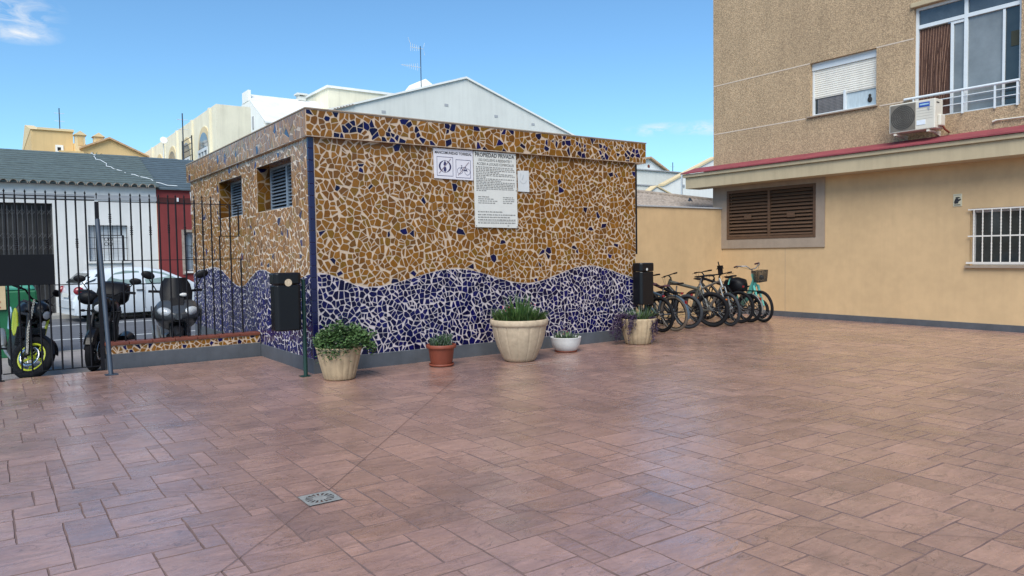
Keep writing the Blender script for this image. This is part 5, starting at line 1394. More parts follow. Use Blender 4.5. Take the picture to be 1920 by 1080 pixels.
for s_ in (-1,1):
    glass_panel('side_window', [(.86,.99),(1.66,.985),(1.64,1.33),(1.30,1.35),(1.02,1.29),(.80,1.10)], s_); glass_panel('side_window', [(1.76,.985),(2.78,.985),(2.62,1.10),(2.30,1.27),(2.05,1.32),(1.74,1.33)], s_)
    glass_panel('window_trim', [(.78,.965),(2.84,.965),(2.84,.982),(.78,.982)], s_, MT['black'])
    mb = MB(); mb.box(1.50,1.68,s_*.875-.012,s_*.875+.012,.80,.825); part('door_handle', mb, MT['black'], c)
    mb = MB(); mb.box(1.715,1.722,s_*.872-.002,s_*.872+.002,.30,.96); part('door_seam', mb, MT['moto_grey'], c)
    mb = MB(); mb.M = Matrix.Translation((.12,s_*.77,.84)) @ Matrix.Rotation(s_*.25,4,'Z'); mb.ell((0,0,0), (.13,.10,.115), 16, 10); part('tail_lamp', mb, MT['red'], c)
    mb = MB(); mb.M = Matrix.Translation((3.92,s_*.66,.68)); mb.ell((0,0,0), (.18,.14,.09), 14, 8); part('headlight', mb, MT['lamp'], c)
    mb = MB(); mb.tube([(2.62,s_*.82,.98),(2.66,s_*.95,1.03)], .02, 6); mb.ell((2.66,s_*.97,1.05), (.06,.10,.07), 12, 8); part('wing_mirror', mb, MT['car'], c)
    for x in (.72, 3.28):
        mb = MB(); mb.ring((x,s_*.80,.30), .235, .075, 'y', 36, 10, sx=1.2); wv = part('wheel', mb, MT['tyre'], c)
        mb = MB(); mb.ring((x,s_*.845,.30), .185, .016, 'y', 32, 6)
        for i in range(8): mb.tube([(x,s_*.85,.30),(x+.18*math.cos(i*PI/4),s_*.845,.30+.18*math.sin(i*PI/4))], .014, 6)
        mb.disc((x,s_*.835,.30), .18, 'y', 24); part('rim', mb, MT['silver'], wv)
        mb = MB(); mb.ring((x,s_*.815,.30), .345, .030, 'y', 36, 6, R(-5), R(185), sx=2.0); part('wheel_arch', mb, MT['black'], c)
mb = MB(); mb.prism([(.165,-.62,1.03),(.165,.62,1.03),(.43,.55,1.285),(.43,-.55,1.285)], (-.016,0,.016)); part('rear_window', mb, MT['glass_dk'], c, fixn=True)
for s_ in (-1,1):
    glass_panel('quarter_window', [(.245,1.02),(.50,1.10),(.66,1.30),(.54,1.31),(.36,1.18)], s_, MT['glass_dk'])
mb = MB(); mb.box(-.03,.05,-.74,.74,.36,.60); part('rear_bumper', mb, MT['car'], c, bevel=.03, seg=3)
mb = MB(); mb.box(-.036,-.02,-.26,.26,.66,.77); part('number_plate', mb, MT['sign'], c)

# green container
t = thing('recycling_container', 'green street container with aged notice, at left behind the gate', 'container', (-.1, 15.1, GZ))
CX = .60
mb = MB(); mb.prism([(-1.2,14.55,GZ+.12),(CX+.1,14.55,GZ+.12),(CX+.05,14.5,1.02),(-1.2,14.5,1.02)], (0,1.1,0)); part('body', mb, MT['cont_green'], t, bevel=.03, fixn=True)
mb = MB(); mb.prism([(-1.2,14.50,1.022),(CX+.05,14.50,1.022),(CX-.16,14.68,1.36),(-1.2,14.68,1.36)], (0,.9,0)); part('lid', mb, MT['cont_teal'], t, bevel=.04, fixn=True)
mb = MB(); mb.box(-1.2,CX+.12,14.53,14.57,GZ+.0,GZ+.16); part('base', mb, MT['cont_green'], t, bevel=.01)
mb = MB(); mb.box(-.42,.22,14.478,14.485,.72,1.16); n_ = part('notice', mb, MT['paper'], t)
mb = MB()
for i in range(7): mb.box(-.36+i*.075,-.36+i*.075+.02,14.474,14.477,.90,.99); mb.box(-.36+i*.075,-.36+i*.075+.05,14.474,14.477,.985-.04*(i%3),.997-.04*(i%3))
mb.M = Matrix.Translation((.10,0,.80)); 
for s_ in (-1,1): mb.prism([(-.05,14.474,-s_*.05-.012),(.05,14.474,s_*.05-.012),(.05,14.474,s_*.05+.012),(-.05,14.474,-s_*.05+.012)], (0,.002,0))
part('red_print', mb, MT['redink'], n_)

# ================================================================== STREET HOUSES
HY = 25.2
def hwall(mb, x0, x1, z0, z1, y, holes, D=.25):
    xs = sorted(set([x0,x1]+[q for h in holes for q in h[:2]])); zs = sorted(set([z0,z1]+[q for h in holes for q in h[2:]]))
    for a, c in zip(xs, xs[1:]):
        for e, g in zip(zs, zs[1:]):
            m, n = (a+c)/2, (e+g)/2
            if any(h[0]<m<h[1] and h[2]<n<h[3] for h in holes): continue
            mb.quad((a,y,e),(c,y,e),(c,y,g),(a,y,g))
    for h in holes:
        mb.quad((h[0],y,h[2]),(h[0],y,h[3]),(h[0],y+D,h[3]),(h[0],y+D,h[2])); mb.quad((h[1],y+D,h[2]),(h[1],y+D,h[3]),(h[1],y,h[3]),(h[1],y,h[2]))
        mb.quad((h[0],y,h[3]),(h[1],y,h[3]),(h[1],y+D,h[3]),(h[0],y+D,h[3])); mb.quad((h[0],y+D,h[2]),(h[1],y+D,h[2]),(h[1],y,h[2]),(h[0],y,h[2]))
def roof_rows(mb, x0, x1, y0, z0, y1, z1, n):
    for i in range(n):
        f0, f1 = i/n, (i+1.15)/n
        ya_, yb_ = y0+(y1-y0)*f0, y0+(y1-y0)*min(f1,1.02); za, zb = z0+(z1-z0)*f0, z0+(z1-z0)*min(f1,1.02)
        k_ = max(1, int((x1-x0)/1.1))
        for j in range(k_):
            xa, xb = x0+(x1-x0)*j/k_, x0+(x1-x0)*(j+1)/k_; dz = rng.uniform(-.006,.006)
            mb.add([(xa,ya_,za+.045+dz),(xb,ya_,za+.045+dz),(xb,yb_,zb+dz+.01),(xa,yb_,zb+dz+.01),(xa,ya_,za),(xb,ya_,za)], [(0,1,2,3),(4,5,1,0)], False)
h = thing('terraced_house', 'white single storey house with slate roof and dark folding gate across the street', 'house', (1, HY, 0))
mb = MB(); hwall(mb, -6, 4.36, -.1, 3.72, HY, [(-1.2,1.6,-.1,3.16),(2.48,3.52,1.46,2.54)]); mb.quad((4.36,HY,-.1),(4.36,32,-.1),(4.36,32,3.7),(4.36,HY,3.7)); part('wall', mb, MT['w_house'], h)
mb = MB(); mb.box(-6, 4.37, HY-.025, HY, 3.30, 3.44); part('band', mb, MT['w_band'], h)  # grey colour paints the shaded strip below the eave
mb = MB(); roof_rows(mb, -6, 4.42, HY-.18, 3.72, 28.5, 5.05, 15); mb.quad((-6,28.5,5.05),(4.42,28.5,5.05),(4.42,32,3.7),(-6,32,3.7)); rf = part('roof', mb, MT['slate'], h)
mb = MB(); i = 0; x = -6.0
while x < 4.3:
    mb.ring((x+.11,HY-.14,3.70), .095, .014, 'y', 8, 5, 0, PI, sx=9); x += .235
part('eave_tiles', mb, MT['gtile'], rf)
mb = MB(); pts = [(3.02,28.45,5.10)]
for i in range(22): pts.append((3.0+.004*i*i+rng.uniform(-.10,.10), 28.3-.145*i, 5.03-.0585*i+rng.uniform(0,.04)))
pts.append((4.95,25.0,3.78)); mb.tube(pts, .012, 5); part('cable', mb, MT['white_al'], h)
mb = MB(); mb.box(-1.2,1.6,HY+.24,HY+.26,-.1,3.16); g_ = part('gate_recess', mb, mat('dark_doorway', (.035,.033,.032,1), .8, var=.3, scale=2), h)
mb = MB()
for i in range(24):
    x = -1.15+i*.118; mb.box(x,x+.02,HY+.12,HY+.14,-.05,3.1)
for j in range(9):
    for i in range(23):
        x = -1.14+i*.118; z = .1+j*.34
        if j in (0,2,4,5,6,8): mb.tube([(x,HY+.13,z),(x+.118,HY+.13,z+.17)], .007, 4, False); mb.tube([(x+.118,HY+.13,z),(x,HY+.13,z+.17)], .007, 4, False)
part('folding_gate', mb, mat('gate_steel', (.06,.06,.065,1), .5, var=.2), g_)
def grilled_window(h, x0, x1, z0, z1, glassm, nb):
    mb = MB(); y = HY+.16
    for q in ((x0,x0+.06,z0,z1),(x1-.06,x1,z0,z1),(x0+.06,x1-.06,z0,z0+.06),(x0+.06,x1-.06,z1-.06,z1)): mb.box(q[0],q[1],y-.03,y+.03,q[2],q[3])
    w_ = part('window', mb, MT['white_al'], h)
    mb = MB(); mb.box(x0+.06,x1-.06,y,y+.01,z0+.06,z1-.06); part('pane', mb, glassm, w_)
    mb = MB()
    for i in range(nb): x = x0+.03+(x1-x0-.06)*i/(nb-1); mb.tube([(x,HY-.03,z0-.02),(x,HY-.03,z1)], .009, 5)
    for z in (z0+.02, z0+(z1-z0)*.35, z0+(z1-z0)*.65, z1-.03): mb.box(x0,x1,HY-.035,HY-.025,z-.008,z+.008)
    xc = (x0+x1)/2
    for s_ in (-1,1):
        mb.ring((xc+s_*.06,HY-.04,z0+.55*(z1-z0)+.06), .05, .007, 'y', 16, 4); mb.ring((xc+s_*.06,HY-.04,z0+.55*(z1-z0)-.08), .05, .007, 'y', 16, 4)
    part('grille', mb, MT['iron'], w_)
    mb = MB(); mb.box(x0-.06,x1+.06,HY-.07,HY+.1,z0-.06,z0-.002); part('sill', mb, MT['w_house'], w_)
blindm = mat('pale_blind', (.60,.62,.64,1), .5, var=.15, scale=10, stretch=(.3,1,6))
grilled_window(h, 2.48, 3.52, 1.46, 2.54, blindm, 9)
h = thing('terraced_house', 'dark red single storey house with slate roof next to the white one', 'house', (6, HY, 0))
mb = MB(); hwall(mb, 4.37, 12, -.1, 3.66, HY, [(5.18,5.62,1.10,2.34)]); part('wall', mb, MT['red_house'], h)
mb = MB(); mb.box(4.371, 12, HY-.02, HY, 3.24, 3.42); part('band', mb, mat('darker_red', (.06,.012,.012,1), .9), h)
mb = MB(); roof_rows(mb, 4.43, 12, HY-.10, 3.66, 28.5, 5.03, 15); mb.quad((4.43,28.5,5.03),(12,28.5,5.03),(12,32,3.7),(4.43,32,3.7)); part('roof', mb, MT['slate2'], h)
mb = MB(); mb.box(5.06,5.18,HY-.03,HY+.02,1.0,2.42); mb.box(5.18,5.62,HY-.03,HY+.02,2.342,2.42); part('window_surround', mb, MT['gtile'], h)
grilled_window(h, 5.18, 5.62, 1.10, 2.34, MT['curtain'], 4)
mb = MB(); mb.tube([(5.35,HY-.06,3.62),(5.37,HY-.08,3.3),(5.36,HY-.06,2.9)], .012, 5); mb.box(4.95,5.0,HY-.06,HY-.01,3.3,3.42); part('cable', mb, MT['white_al'], h)

# ================================================================== BACKGROUND BUILDINGS
def antenna(label, x, y, z0, z1, kind):
    t = thing('aerial', label, 'aerial', (x,y,z0))
    mb = MB(); mb.tube([(x,y,z0),(x,y,z1)], .028, 6); part('mast', mb, MT['bluegrey'], t)
    mb = MB()
    if kind == 'tv':
        z = z1-.12; mb.tube([(x-.62,y,z),(x+.2,y,z)], .016, 5)
        for i in range(6): mb.tube([(x-.6+i*.12,y,z-.22+.02*i),(x-.6+i*.12,y,z+.22-.02*i)], .010, 5)
        for s_ in (-1,1): mb.tube([(x+.2,y,z+s_*.1),(x+.26,y,z+s_*.34)], .01, 5)
        mb.tube([(x-.62,y,z+.18),(x-.75,y,z+.5)], .012, 5)
        z = z1-1.15; mb.tube([(x-1.2,y,z),(x,y,z)], .016, 5)
        for i in range(8): mb.tube([(x-1.1+i*.13,y,z-.05-.022*i),(x-1.1+i*.13,y,z+.05+.022*i)], .010, 5)
    else:
        for z in (z1-.3, z1-.75): mb.tube([(x-.25,y,z),(x+.25,y,z)], .014, 5)
    part('aerial_array', mb, MT['white_al'], t)
# cream building with arched windows
cb = thing('cream_building', 'long cream building with stained parapet and arched windows behind the slate roofs', 'building', (8.42, 34, 0))
BX = 8.42
mb = MB()
def arch_prof(y0, y1, z0, zs, n=10):
    r = (y1-y0)/2; yc = (y0+y1)/2
    return [(y0,z0)]+[(yc-r*math.cos(PI*i/n), zs+r*.9*math.sin(PI*i/n)) for i in range(n+1)]+[(y1,z0)]
mb.quad((BX,56,-.3),(BX,34,-.3),(BX,34,8.24),(BX,56,8.24)); mb.quad((BX,34,-.3),(9.9,34,-.3),(9.9,34,8.24),(BX,34,8.24)); mb.quad((BX,34,8.24),(9.9,34,8.24),(9.9,56,8.24),(BX,56,8.24)); mb.quad((9.9,34,-.3),(9.9,56,-.3),(9.9,56,8.24),(9.9,34,8.24))
part('wall', mb, MT['cream_b'], cb)
mb = MB()
for y_ in (34.9, 38.4, 41.9, 45.4, 48.9, 52.4): mb.box(BX-.10, BX-.002, y_, y_+.22, -.2, 8.22)
part('pilaster', mb, MT['cream_b'], cb)
mb = MB(); mb.box(BX-.05, BX-.001, 34.0, 56, -.2, 7.05); 
for y0_ in (35.3, 38.9, 42.4, 45.9): mb.prism([(BX-.06,a,z) for a, z in arch_prof(y0_-.35,y0_+2.25,5.0,6.75)], (.055,0,0))
part('arcade', mb, MT['cream_dk'], cb, fixn=True) if False else None
for y0_ in (35.35, 39.0, 42.5, 46.1, 49.6):
    mb = MB(); mb.prism([(BX-.045,a,z) for a, z in arch_prof(y0_-.25,y0_+2.05,5.0,6.55)], (.044,0,0)); w_ = part('window', mb, MT['cream_dk'], cb, fixn=True)
    mb = MB(); mb.prism([(BX-.07,a,z) for a, z in arch_prof(y0_,y0_+1.8,5.0,6.5)], (.024,0,0)); part('pane', mb, MT['glass'], w_, fixn=True)
    mb = MB(); mb.box(BX-.12,BX-.071,y0_,y0_+1.8,6.42,6.56)
    for q in (0,.6,1.15,1.7): mb.box(BX-.12,BX-.071,y0_+q,y0_+q+.1,5.0,6.42)
    part('frame', mb, MT['white_al'], w_)
mb = MB(); x0_, y_ = BX-.9, 37.3
for x in (x0_, x0_+.0): pass
for yy in (36.3, 38.3): mb.tube([(BX-.55,yy,4.8),(BX-.55,yy,7.15)], .03, 5)
for i in range(8): mb.tube([(BX-.55,36.3,5.2+i*.27),(BX-.55,38.3,5.2+i*.27)], .018, 4)
part('roof_ladder', mb, MT['mesh'], cb)
antenna('thin mast with crossbars rising in front of the cream building', BX-.65, 37.6, 4.8, 8.35, 'bars')
t = thing('satellite_dish', 'small white satellite dish on a pole above the slate ridge', 'satellite dish', (7.35, 40, 5))
mb = MB(); mb.tube([(7.35,40,4.5),(7.35,40,7.2)], .035, 6); part('pole', mb, MT['gable_w'], t)
mb = MB(); mb.M = Matrix.Translation((7.35,39.9,7.35)) @ Matrix.Rotation(R(75),4,'X'); mb.lathe([(0,0),(.09,.01),(.165,.04),(.18,.045),(.165,.048),(0,.015)], 24); part('dish', mb, MT['white_b'], t)
# white house with whitewashed roof
s = 1.1
wb_ = thing('white_building', 'white house with sloping whitewashed roof beside the cream building', 'building', (12.6, 42, 0))
X_0, X_1, YE, YR, ZE, ZR = 12.54, 24, 40.7, 44.0, 8.95, 10.97
mb = MB(); mb.poly([(X_0,47,-.3),(X_0,YE,-.3),(X_0,YE,ZE),(X_0,YR,ZR+.02),(X_0,47,ZE)]); mb.quad((X_0,YE,-.3),(X_1,YE,-.3),(X_1,YE,ZE),(X_0,YE,ZE)); part('wall', mb, MT['white_b'], wb_)
mb = MB(); mb.add([(X_0-.02,YE-.25,ZE-.10),(X_1,YE-.25,ZE-.10),(X_1,YR,ZR),(X_0-.02,YR,ZR),(X_0-.02,YE-.25,ZE-.18),(X_1,YE-.25,ZE-.18)], [(0,1,2,3),(4,5,1,0)]); mb.quad((X_0,YR,ZR),(X_1,YR,ZR),(X_1,47,ZE),(X_0,47,ZE)); part('roof', mb, MT['white_roof'], wb_)
mb = MB(); mb.box(X_0-.02, X_0+.14, YR-.6, YR+.6, ZR-.5, ZR+.12); part('verge', mb, MT['white_b'], wb_); mb = MB(); mb.box(X_0-.02,X_0+.10,YE-.1,YE+.12,5,ZE-.25); part('corner_pilaster', mb, MT['white_b'], wb_)
mb = MB(); mb.box(X_0-.03,X_0-.001,42.5,42.75,8.75,9.45); part('slit_window', mb, MT['w_band'], wb_)
mb = MB(); mb.box(15.6,16.05,43.8,44.2,10.9,11.15); mb.box(15.5,16.15,43.7,44.3,11.22,11.32); mb.box(15.6,15.68,43.8,44.2,11.15,11.22); mb.box(15.97,16.05,43.8,44.2,11.15,11.22); part('chimney', mb, MT['gable_w'], wb_)
# stair tower box
mb = MB(); mb.box(16.75, 21, 42, 46, 8, 11.42); mb2 = mb
t = thing('roof_tower', 'cream rooftop stair box between the whitewashed roof and the big gable', 'building', (18, 43, 8))
part('wall', mb, MT['cream_b'], t); mb = MB(); mb.box(16.65,21.1,41.9,46.1,11.422,11.56); part('parapet', mb, MT['white_b'], t)
# big white gable
g = thing('gabled_building', 'large building with broad blank white gable wall behind the kiosk roof', 'building', (22.5, 36, 0))
AX, AZ = 22.55, 11.45
mb = MB(); mb.poly([(14.3,36,-.3),(30.4,36,-.3),(30.4,36,8.88),(AX,36,AZ),(14.3,36,8.83)]); mb.quad((14.3,40.4,-.3),(14.3,36,-.3),(14.3,36,8.83),(14.3,40.4,8.83)); mb.quad((30.4,36,-.3),(30.4,40.4,-.3),(30.4,40.4,8.88),(30.4,36,8.88)); part('wall', mb, MT['gable_w'], g)
mb = MB()
for (x0_, z0_) in ((14.1,8.76),(30.6,8.80)):
    mb.prism([(x0_,35.9,z0_+.02),(AX,35.9,AZ+.02),(AX,35.9,AZ+.13),(x0_,35.9,z0_+.11)], (0,4.5,0))
part('roof', mb, MT['white_b'], g, fixn=True)
mb = MB()
for (x0_, z0_, x1_, z1_) in ((14.6,8.97,15.6,9.27),):
    for i in range(7): mb.box(x0_+i*.16,x0_+i*.16+.1,35.86,35.9,8.92+i*.052,9.0+i*.052)
part('verge_tiles', mb, MT['gtile'], g)
mb = MB()
for (x, z) in ((21.25,9.85),(24.6,9.55),(27.3,9.32),(17.4,9.1)): mb.box(x-.12,x+.12,35.985,35.999,z-.07,z+.07)
part('vent_brick', mb, MT['w_band'], g)
mb = MB(); mb.prism([(20.0,37.5,10.6),(21.9,37.5,10.9),(20.8,37.5,11.55)], (0,2,0)); part('dormer', mb, MT['white_b'], g, fixn=True)
antenna('tall television aerial with two arrays on the white gable roof', 19.85, 36.3, 10.5, 12.95, 'tv')
# ochre block far left
o = thing('ochre_building', 'ochre block with gabled stair tower and small chimneys, far left skyline', 'building', (4, 50, 0))
mb = MB(); mb.box(2.30, 4.35, 50, 63, -.3, 8.95); part('tower', mb, MT['ochre_b'], o)
mb = MB(); mb.prism([(2.28,49.9,8.95),(2.28,63.1,8.95),(2.28,56.5,10.15)], (.5,0,0)); part('tower_gable', mb, MT['ochre_l'], o, fixn=True)
mb = MB(); mb.box(2.6, 4.4, 49.9, 52, 8.952, 9.08); part('parapet', mb, MT['ochre_l'], o)
mb = MB(); mb.box(3.45, 3.85, 49.96, 49.999, 7.75, 8.15); w_ = part('window', mb, MT['white_b'], o); mb = MB(); mb.box(3.55,3.72,49.95,49.958,7.82,8.02); part('pane', mb, MT['dark'], w_)
mb = MB(); mb.box(3.55, 4.75, 48.8, 50, -.3, 7.70); mb.box(4.36, 5.0, 50, 55, -.3, 8.3); part('terrace', mb, MT['ochre_b'], o)
mb = MB(); mb.poly([(4.75,49.5,-.3),(8.1,49.5,-.3),(8.1,49.5,7.72),(6.15,49.5,8.62),(4.75,49.5,8.0)]); mb.quad((4.75,60,-.3),(4.75,49.5,-.3),(4.75,49.5,8.0),(4.75,60,8.0)); part('wall', mb, MT['ochre_b'], o)
mb = MB(); mb.prism([(4.6,49.3,7.92),(6.15,49.3,8.62),(6.15,49.3,8.72),(4.6,49.3,8.02)], (0,8,0)); mb.prism([(6.15,49.3,8.62),(8.25,49.3,7.65),(8.25,49.3,7.75),(6.15,49.3,8.72)], (0,8,0)); part('roof', mb, MT['otile'], o, fixn=True)
for x, z in ((4.68,8.75),(5.62,8.72)):
    mb = MB(); mb.box(x-.25,x+.25,49.6,50.2,7.7,z); mb.prism([(x-.33,49.5,z),(x+.33,49.5,z),(x,49.5,z+.24)], (0,.8,0)); c_ = part('chimney', mb, MT['ochre_l'], o, fixn=True)
    mb = MB(); mb.box(x-.13,x+.13,49.58,49.598,8.15,z-.08); part('opening', mb, MT['ochre_b'], c_)
antenna('thin bare mast on the ochre stair tower', 3.75, 50.5, 9.0, 10.35, 'bars')
t = thing('palm_tree', 'small palm crown peeping over the slate ridge below the ochre gable', 'palm', (4.75, 44, 0))
mb = MB(); mb.tube([(4.75,44,-.3),(4.78,44,6.6)], [.16,.12], 8); part('trunk', mb, MT['gtile'], t)
mb = MB()
for i in range(26): blade(mb, (4.78,44,6.55), rng.random()*6.28, rng.uniform(.2,1.3), rng.uniform(.6,1.0), .06, 1.0, 6)
part('crown', mb, MT['succ'], t)

# right background, seen between the kiosk and the apartment block
def gable_house(name, label, x0, x1, xa, y, ze0, za, ze1, depth, wallm, roofm, over=.2, th=.12, extra=None):
    t = thing(name, label, 'house', ((x0+x1)/2, y, 0))
    mb = MB(); mb.poly([(x0,y,-.3),(x1,y,-.3),(x1,y,ze1),(xa,y,za),(x0,y,ze0)]); mb.quad((x0,y+depth,-.3),(x0,y,-.3),(x0,y,ze0),(x0,y+depth,ze0)); mb.quad((x1,y,-.3),(x1,y+depth,-.3),(x1,y+depth,ze1),(x1,y,ze1)); part('wall', mb, wallm, t)
    mb = MB()
    for xe, ze in ((x0,ze0),(x1,ze1)):
        s_ = -1 if xe < xa else 1; sl = (ze-za)/(xe-xa); xo = xe+s_*over; zo = ze+sl*s_*over
        mb.prism([(xo,y-over,zo+.02),(xa,y-over,za+.02),(xa,y-over,za+.02+th),(xo,y-over,zo+.02+th)], (0,depth+over,0))
    part('roof', mb, roofm, t, fixn=True)
    return t
tt = gable_house('white_house', 'white gabled house with orange tiled roof at the right skyline', 32.0, 39.0, 37.2, 36, 7.0, 7.85, 7.0, 10, MT['white_b'], MT['otile'], .25)
mb = MB(); mb.disc((37.2,35.99,7.35), .12, 'y', 12); part('gable_vent', mb, MT['terracotta'], tt)
antenna('thin T shaped aerial beside the orange roofed gable', 39.6, 36, 6.4, 7.75, 'bars')
t = thing('long_white_building', 'long plain white building with thin grey string course below the orange roof', 'building', (34, 30, 0))
mb = MB(); mb.box(26, 46, 30, 33, -.3, 6.12); part('wall', mb, MT['gable_w'], t); mb = MB(); mb.box(26,46,29.95,29.999,5.25,5.32); part('string_course', mb, MT['w_band'], t); mb = MB(); mb.box(25.9,46.1,29.9,33.1,6.122,6.18); part('coping', mb, MT['w_band'], t)
gable_house('white_house', 'small white house with low cream verge nearest behind the tiled roof', 26.3, 29.5, 27.4, 26, 4.10, 4.72, 4.0, .4, MT['white_b'], MT['cream_dk'], .06, .06)
tt = gable_house('white_house', 'white house with tall sloping tan verge next to the canopy corner', 29.6, 38, 33.8, 27.5, 5.0, 6.7, 5.0, .4, MT['white_b'], MT['cream_dk'], .06, .10)
mb = MB(); mb.box(30.9,31.15,27.46,27.499,5.0,5.12); part('vent_brick', mb, MT['w_band'], tt)
t = thing('tiled_roof_shed', 'low shed with weathered barrel tile roof just behind the boundary wall', 'shed', (14.5, 14, 0))
mb = MB(); mb.box(9.6, 17.4, 12.45, 16.5, -.3, 2.38); part('wall', mb, MT['w_house'], t)
def zr(x, y): return 2.45+(y-12.3)*(.59/1.7)-(x-14.08)*.0
mb = MB()
P = lambda x, y: Vector((x, y, 2.42+(y-12.3)*.36))
# slope cut by a hip on the right
xa = 9.6
while xa < 17.2:
    ytop = 14.0 if xa < 14.0 else max(12.35, 14.0-(xa-14.0)*.22)
    mb.tube([P(xa,12.25)+Vector((0,0,0)), P(xa,ytop)], .062, 6); mb.quad(P(xa,12.25)-Vector((0,0,.03)), P(xa+.135,12.25)-Vector((0,0,.03)), P(xa+.135,ytop)-Vector((0,0,.03)), P(xa,ytop)-Vector((0,0,.03)))
    n = int((ytop-12.25)/.3)
    for i in range(n): mb.ring(P(xa,12.4+i*.3)-Vector((0,0,.005)), .060, .012, 'y', 8, 4, 0, PI)
    xa += .135
part('roof', mb, MT['gtile'], t)
mb = MB(); mb.tube([P(9.6,14.0)+Vector((0,0,.04)), P(14.0,14.0)+Vector((0,0,.04)), P(17.2,13.3)+Vector((0,0,.04))], .07, 8); part('ridge', mb, MT['gtile'], t)
mb = MB(); mb.add([(15.2,13.2,2.62),(15.45,13.2,2.62),(15.45,13.4,2.66),(15.2,13.4,2.66),(15.24,13.28,2.92),(15.33,13.3,2.90)], [(0,1,5,4),(1,2,5),(2,3,4,5),(3,0,4)]); part('roof_vent', mb, MT['bluegrey'], t)
t = thing('utility_pole', 'thin pale pole seen between the white house and the canopy', 'pole', (16.6, 15, 0))
mb = MB(); mb.tube([(19.7,17.5,-.3),(19.7,17.5,4.2)], .03, 6); part('mast', mb, MT['white_al'], t)
mb = MB(); mb.tube([(9.6,20,2.9),(15,19,3.0),(21.5,17.5,3.35)], .035, 6); part('cable', mb, MT['mesh'], t)

# ================================================================== CAMERA, LIGHT, SKY
cam = bpy.data.cameras.new('Camera'); co = bpy.data.objects.new('Camera', cam); COL.objects.link(co)
yaw, pit, rol = R(54.6237), R(2.661), R(-.865)
fw = Vector((math.cos(yaw)*math.cos(pit), math.sin(yaw)*math.cos(pit), -math.sin(pit)))
ri = Vector((math.sin(yaw), -math.cos(yaw), 0)); up = ri.cross(fw)
r2 = ri*math.cos(rol)+up*math.sin(rol); u2 = -ri*math.sin(rol)+up*math.cos(rol)
mx = Matrix((r2, u2, -fw)).transposed().to_4x4(); mx.translation = (0, 0, 1.5)
co.matrix_world = mx
cam.sensor_width = 36; cam.lens = 1383.2/1920*36; cam.clip_end = 2000; cam.clip_start = .05
scene.camera = co

SUN_EL, SUN_AZ = R(48), math.atan2(-.70, -.70)
sd = Vector((math.cos(SUN_EL)*math.cos(SUN_AZ), math.cos(SUN_EL)*math.sin(SUN_AZ), math.sin(SUN_EL)))
sun = bpy.data.lights.new('Sun', 'SUN'); sun.energy = 4.6; sun.angle = R(42); sun.color = (1, .95, .85)
so = bpy.data.objects.new('Sun', sun); COL.objects.link(so); so.rotation_euler = (-sd).to_track_quat('-Z', 'Y').to_euler(); so.location = (0,0,20)

w = bpy.data.worlds.new('World'); scene.world = w; w.use_nodes = True
nt = w.node_tree; N = nt.nodes; L = nt.links
bg = N['Background']; bg.inputs['Strength'].default_value = .15
sky = N.new('ShaderNodeTexSky'); sky.sky_type = 'NISHITA'; sky.sun_disc = False; sky.sun_elevation = SUN_EL
sky.sun_rotation = PI/2-SUN_AZ; sky.air_density = 1.0; sky.dust_density = .25; sky.ozone_density = 2.0
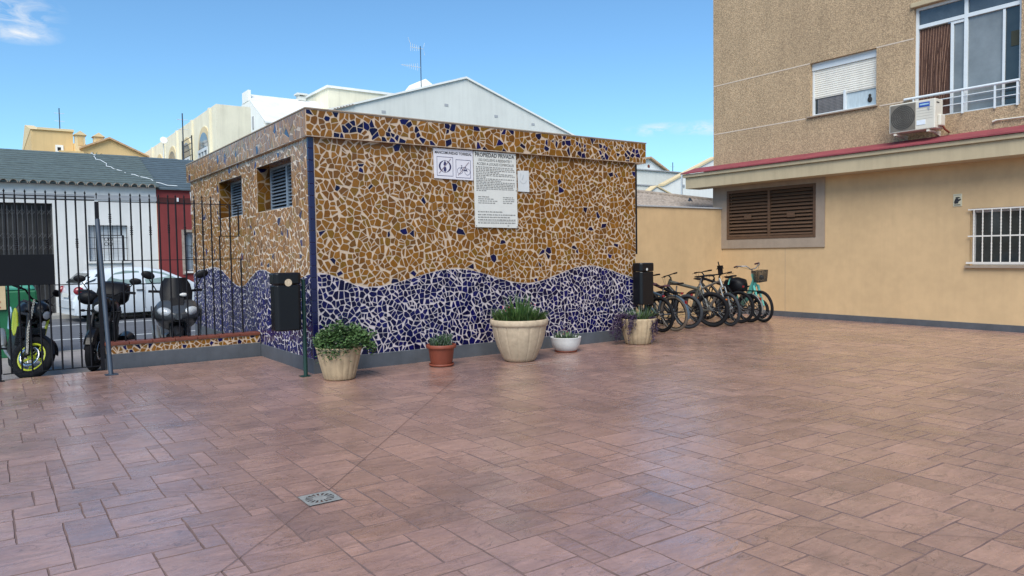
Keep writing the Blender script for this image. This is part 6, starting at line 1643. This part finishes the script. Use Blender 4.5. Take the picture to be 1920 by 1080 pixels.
# a few thin clouds in the sky itself
tc = N.new('ShaderNodeTexCoord')
def cloud(direction, rad, stretch, seed, thr):
    d = Vector(direction).normalized()
    sub = N.new('ShaderNodeVectorMath'); sub.operation = 'SUBTRACT'; L.new(tc.outputs['Generated'], sub.inputs[0]); sub.inputs[1].default_value = d
    mp = N.new('ShaderNodeMapping'); mp.vector_type = 'POINT'; mp.inputs['Scale'].default_value = stretch; L.new(sub.outputs[0], mp.inputs['Vector'])
    ln = N.new('ShaderNodeVectorMath'); ln.operation = 'LENGTH'; L.new(mp.outputs[0], ln.inputs[0])
    mr = N.new('ShaderNodeMapRange'); mr.inputs['From Min'].default_value = rad; mr.inputs['From Max'].default_value = 0; L.new(ln.outputs['Value'], mr.inputs['Value'])
    nz = N.new('ShaderNodeTexNoise'); nz.inputs['Scale'].default_value = 26; nz.inputs['Detail'].default_value = 7; nz.inputs['Roughness'].default_value = .62; nz.inputs['Distortion'].default_value = .6
    mp2 = N.new('ShaderNodeMapping'); mp2.inputs['Scale'].default_value = (1,1,2.6); mp2.inputs['Location'].default_value = (seed,0,0); L.new(tc.outputs['Generated'], mp2.inputs['Vector']); L.new(mp2.outputs[0], nz.inputs['Vector'])
    m2 = N.new('ShaderNodeMapRange'); m2.inputs['From Min'].default_value = thr; m2.inputs['From Max'].default_value = thr+.28; L.new(nz.outputs['Fac'], m2.inputs['Value'])
    mu = N.new('ShaderNodeMath'); mu.operation = 'MULTIPLY'; L.new(mr.outputs[0], mu.inputs[0]); L.new(m2.outputs[0], mu.inputs[1]); return mu.outputs[0]
def dirpx(u, v): return r2*((u-960)/1383.2)-u2*((v-540)/1383.2)+fw
acc = None
for args in ((dirpx(8,20), .062, (1,1,2.2), 3.1, .40), (dirpx(36,62), .045, (1,1,3.6), 7.7, .38), (dirpx(1240,243), .055, (1,1,5.5), 1.3, .38), (dirpx(1322,240), .05, (1,1,4.5), 5.2, .36)):
    c_ = cloud(*args)
    if acc is None: acc = c_
    else:
        a_ = N.new('ShaderNodeMath'); a_.operation = 'MAXIMUM'; L.new(acc, a_.inputs[0]); L.new(c_, a_.inputs[1]); acc = a_.outputs[0]
tint = N.new('ShaderNodeVectorMath'); tint.operation = 'MULTIPLY'; L.new(sky.outputs[0], tint.inputs[0]); tint.inputs[1].default_value = (.74, 1.05, 1.20)
mix = N.new('ShaderNodeMix'); mix.data_type = 'RGBA'; L.new(acc, mix.inputs['Factor']); L.new(tint.outputs[0], mix.inputs['A']); mix.inputs['B'].default_value = (6.2,6.4,6.6,1)
L.new(mix.outputs['Result'], bg.inputs['Color'])

scene.view_settings.view_transform = 'Standard'; scene.view_settings.look = 'None'; scene.view_settings.exposure = 0
scene.render.engine = 'CYCLES'
scene.cycles.max_bounces = 8; scene.cycles.diffuse_bounces = 4; scene.cycles.glossy_bounces = 4
try: scene.cycles.use_denoising = True
except Exception: pass
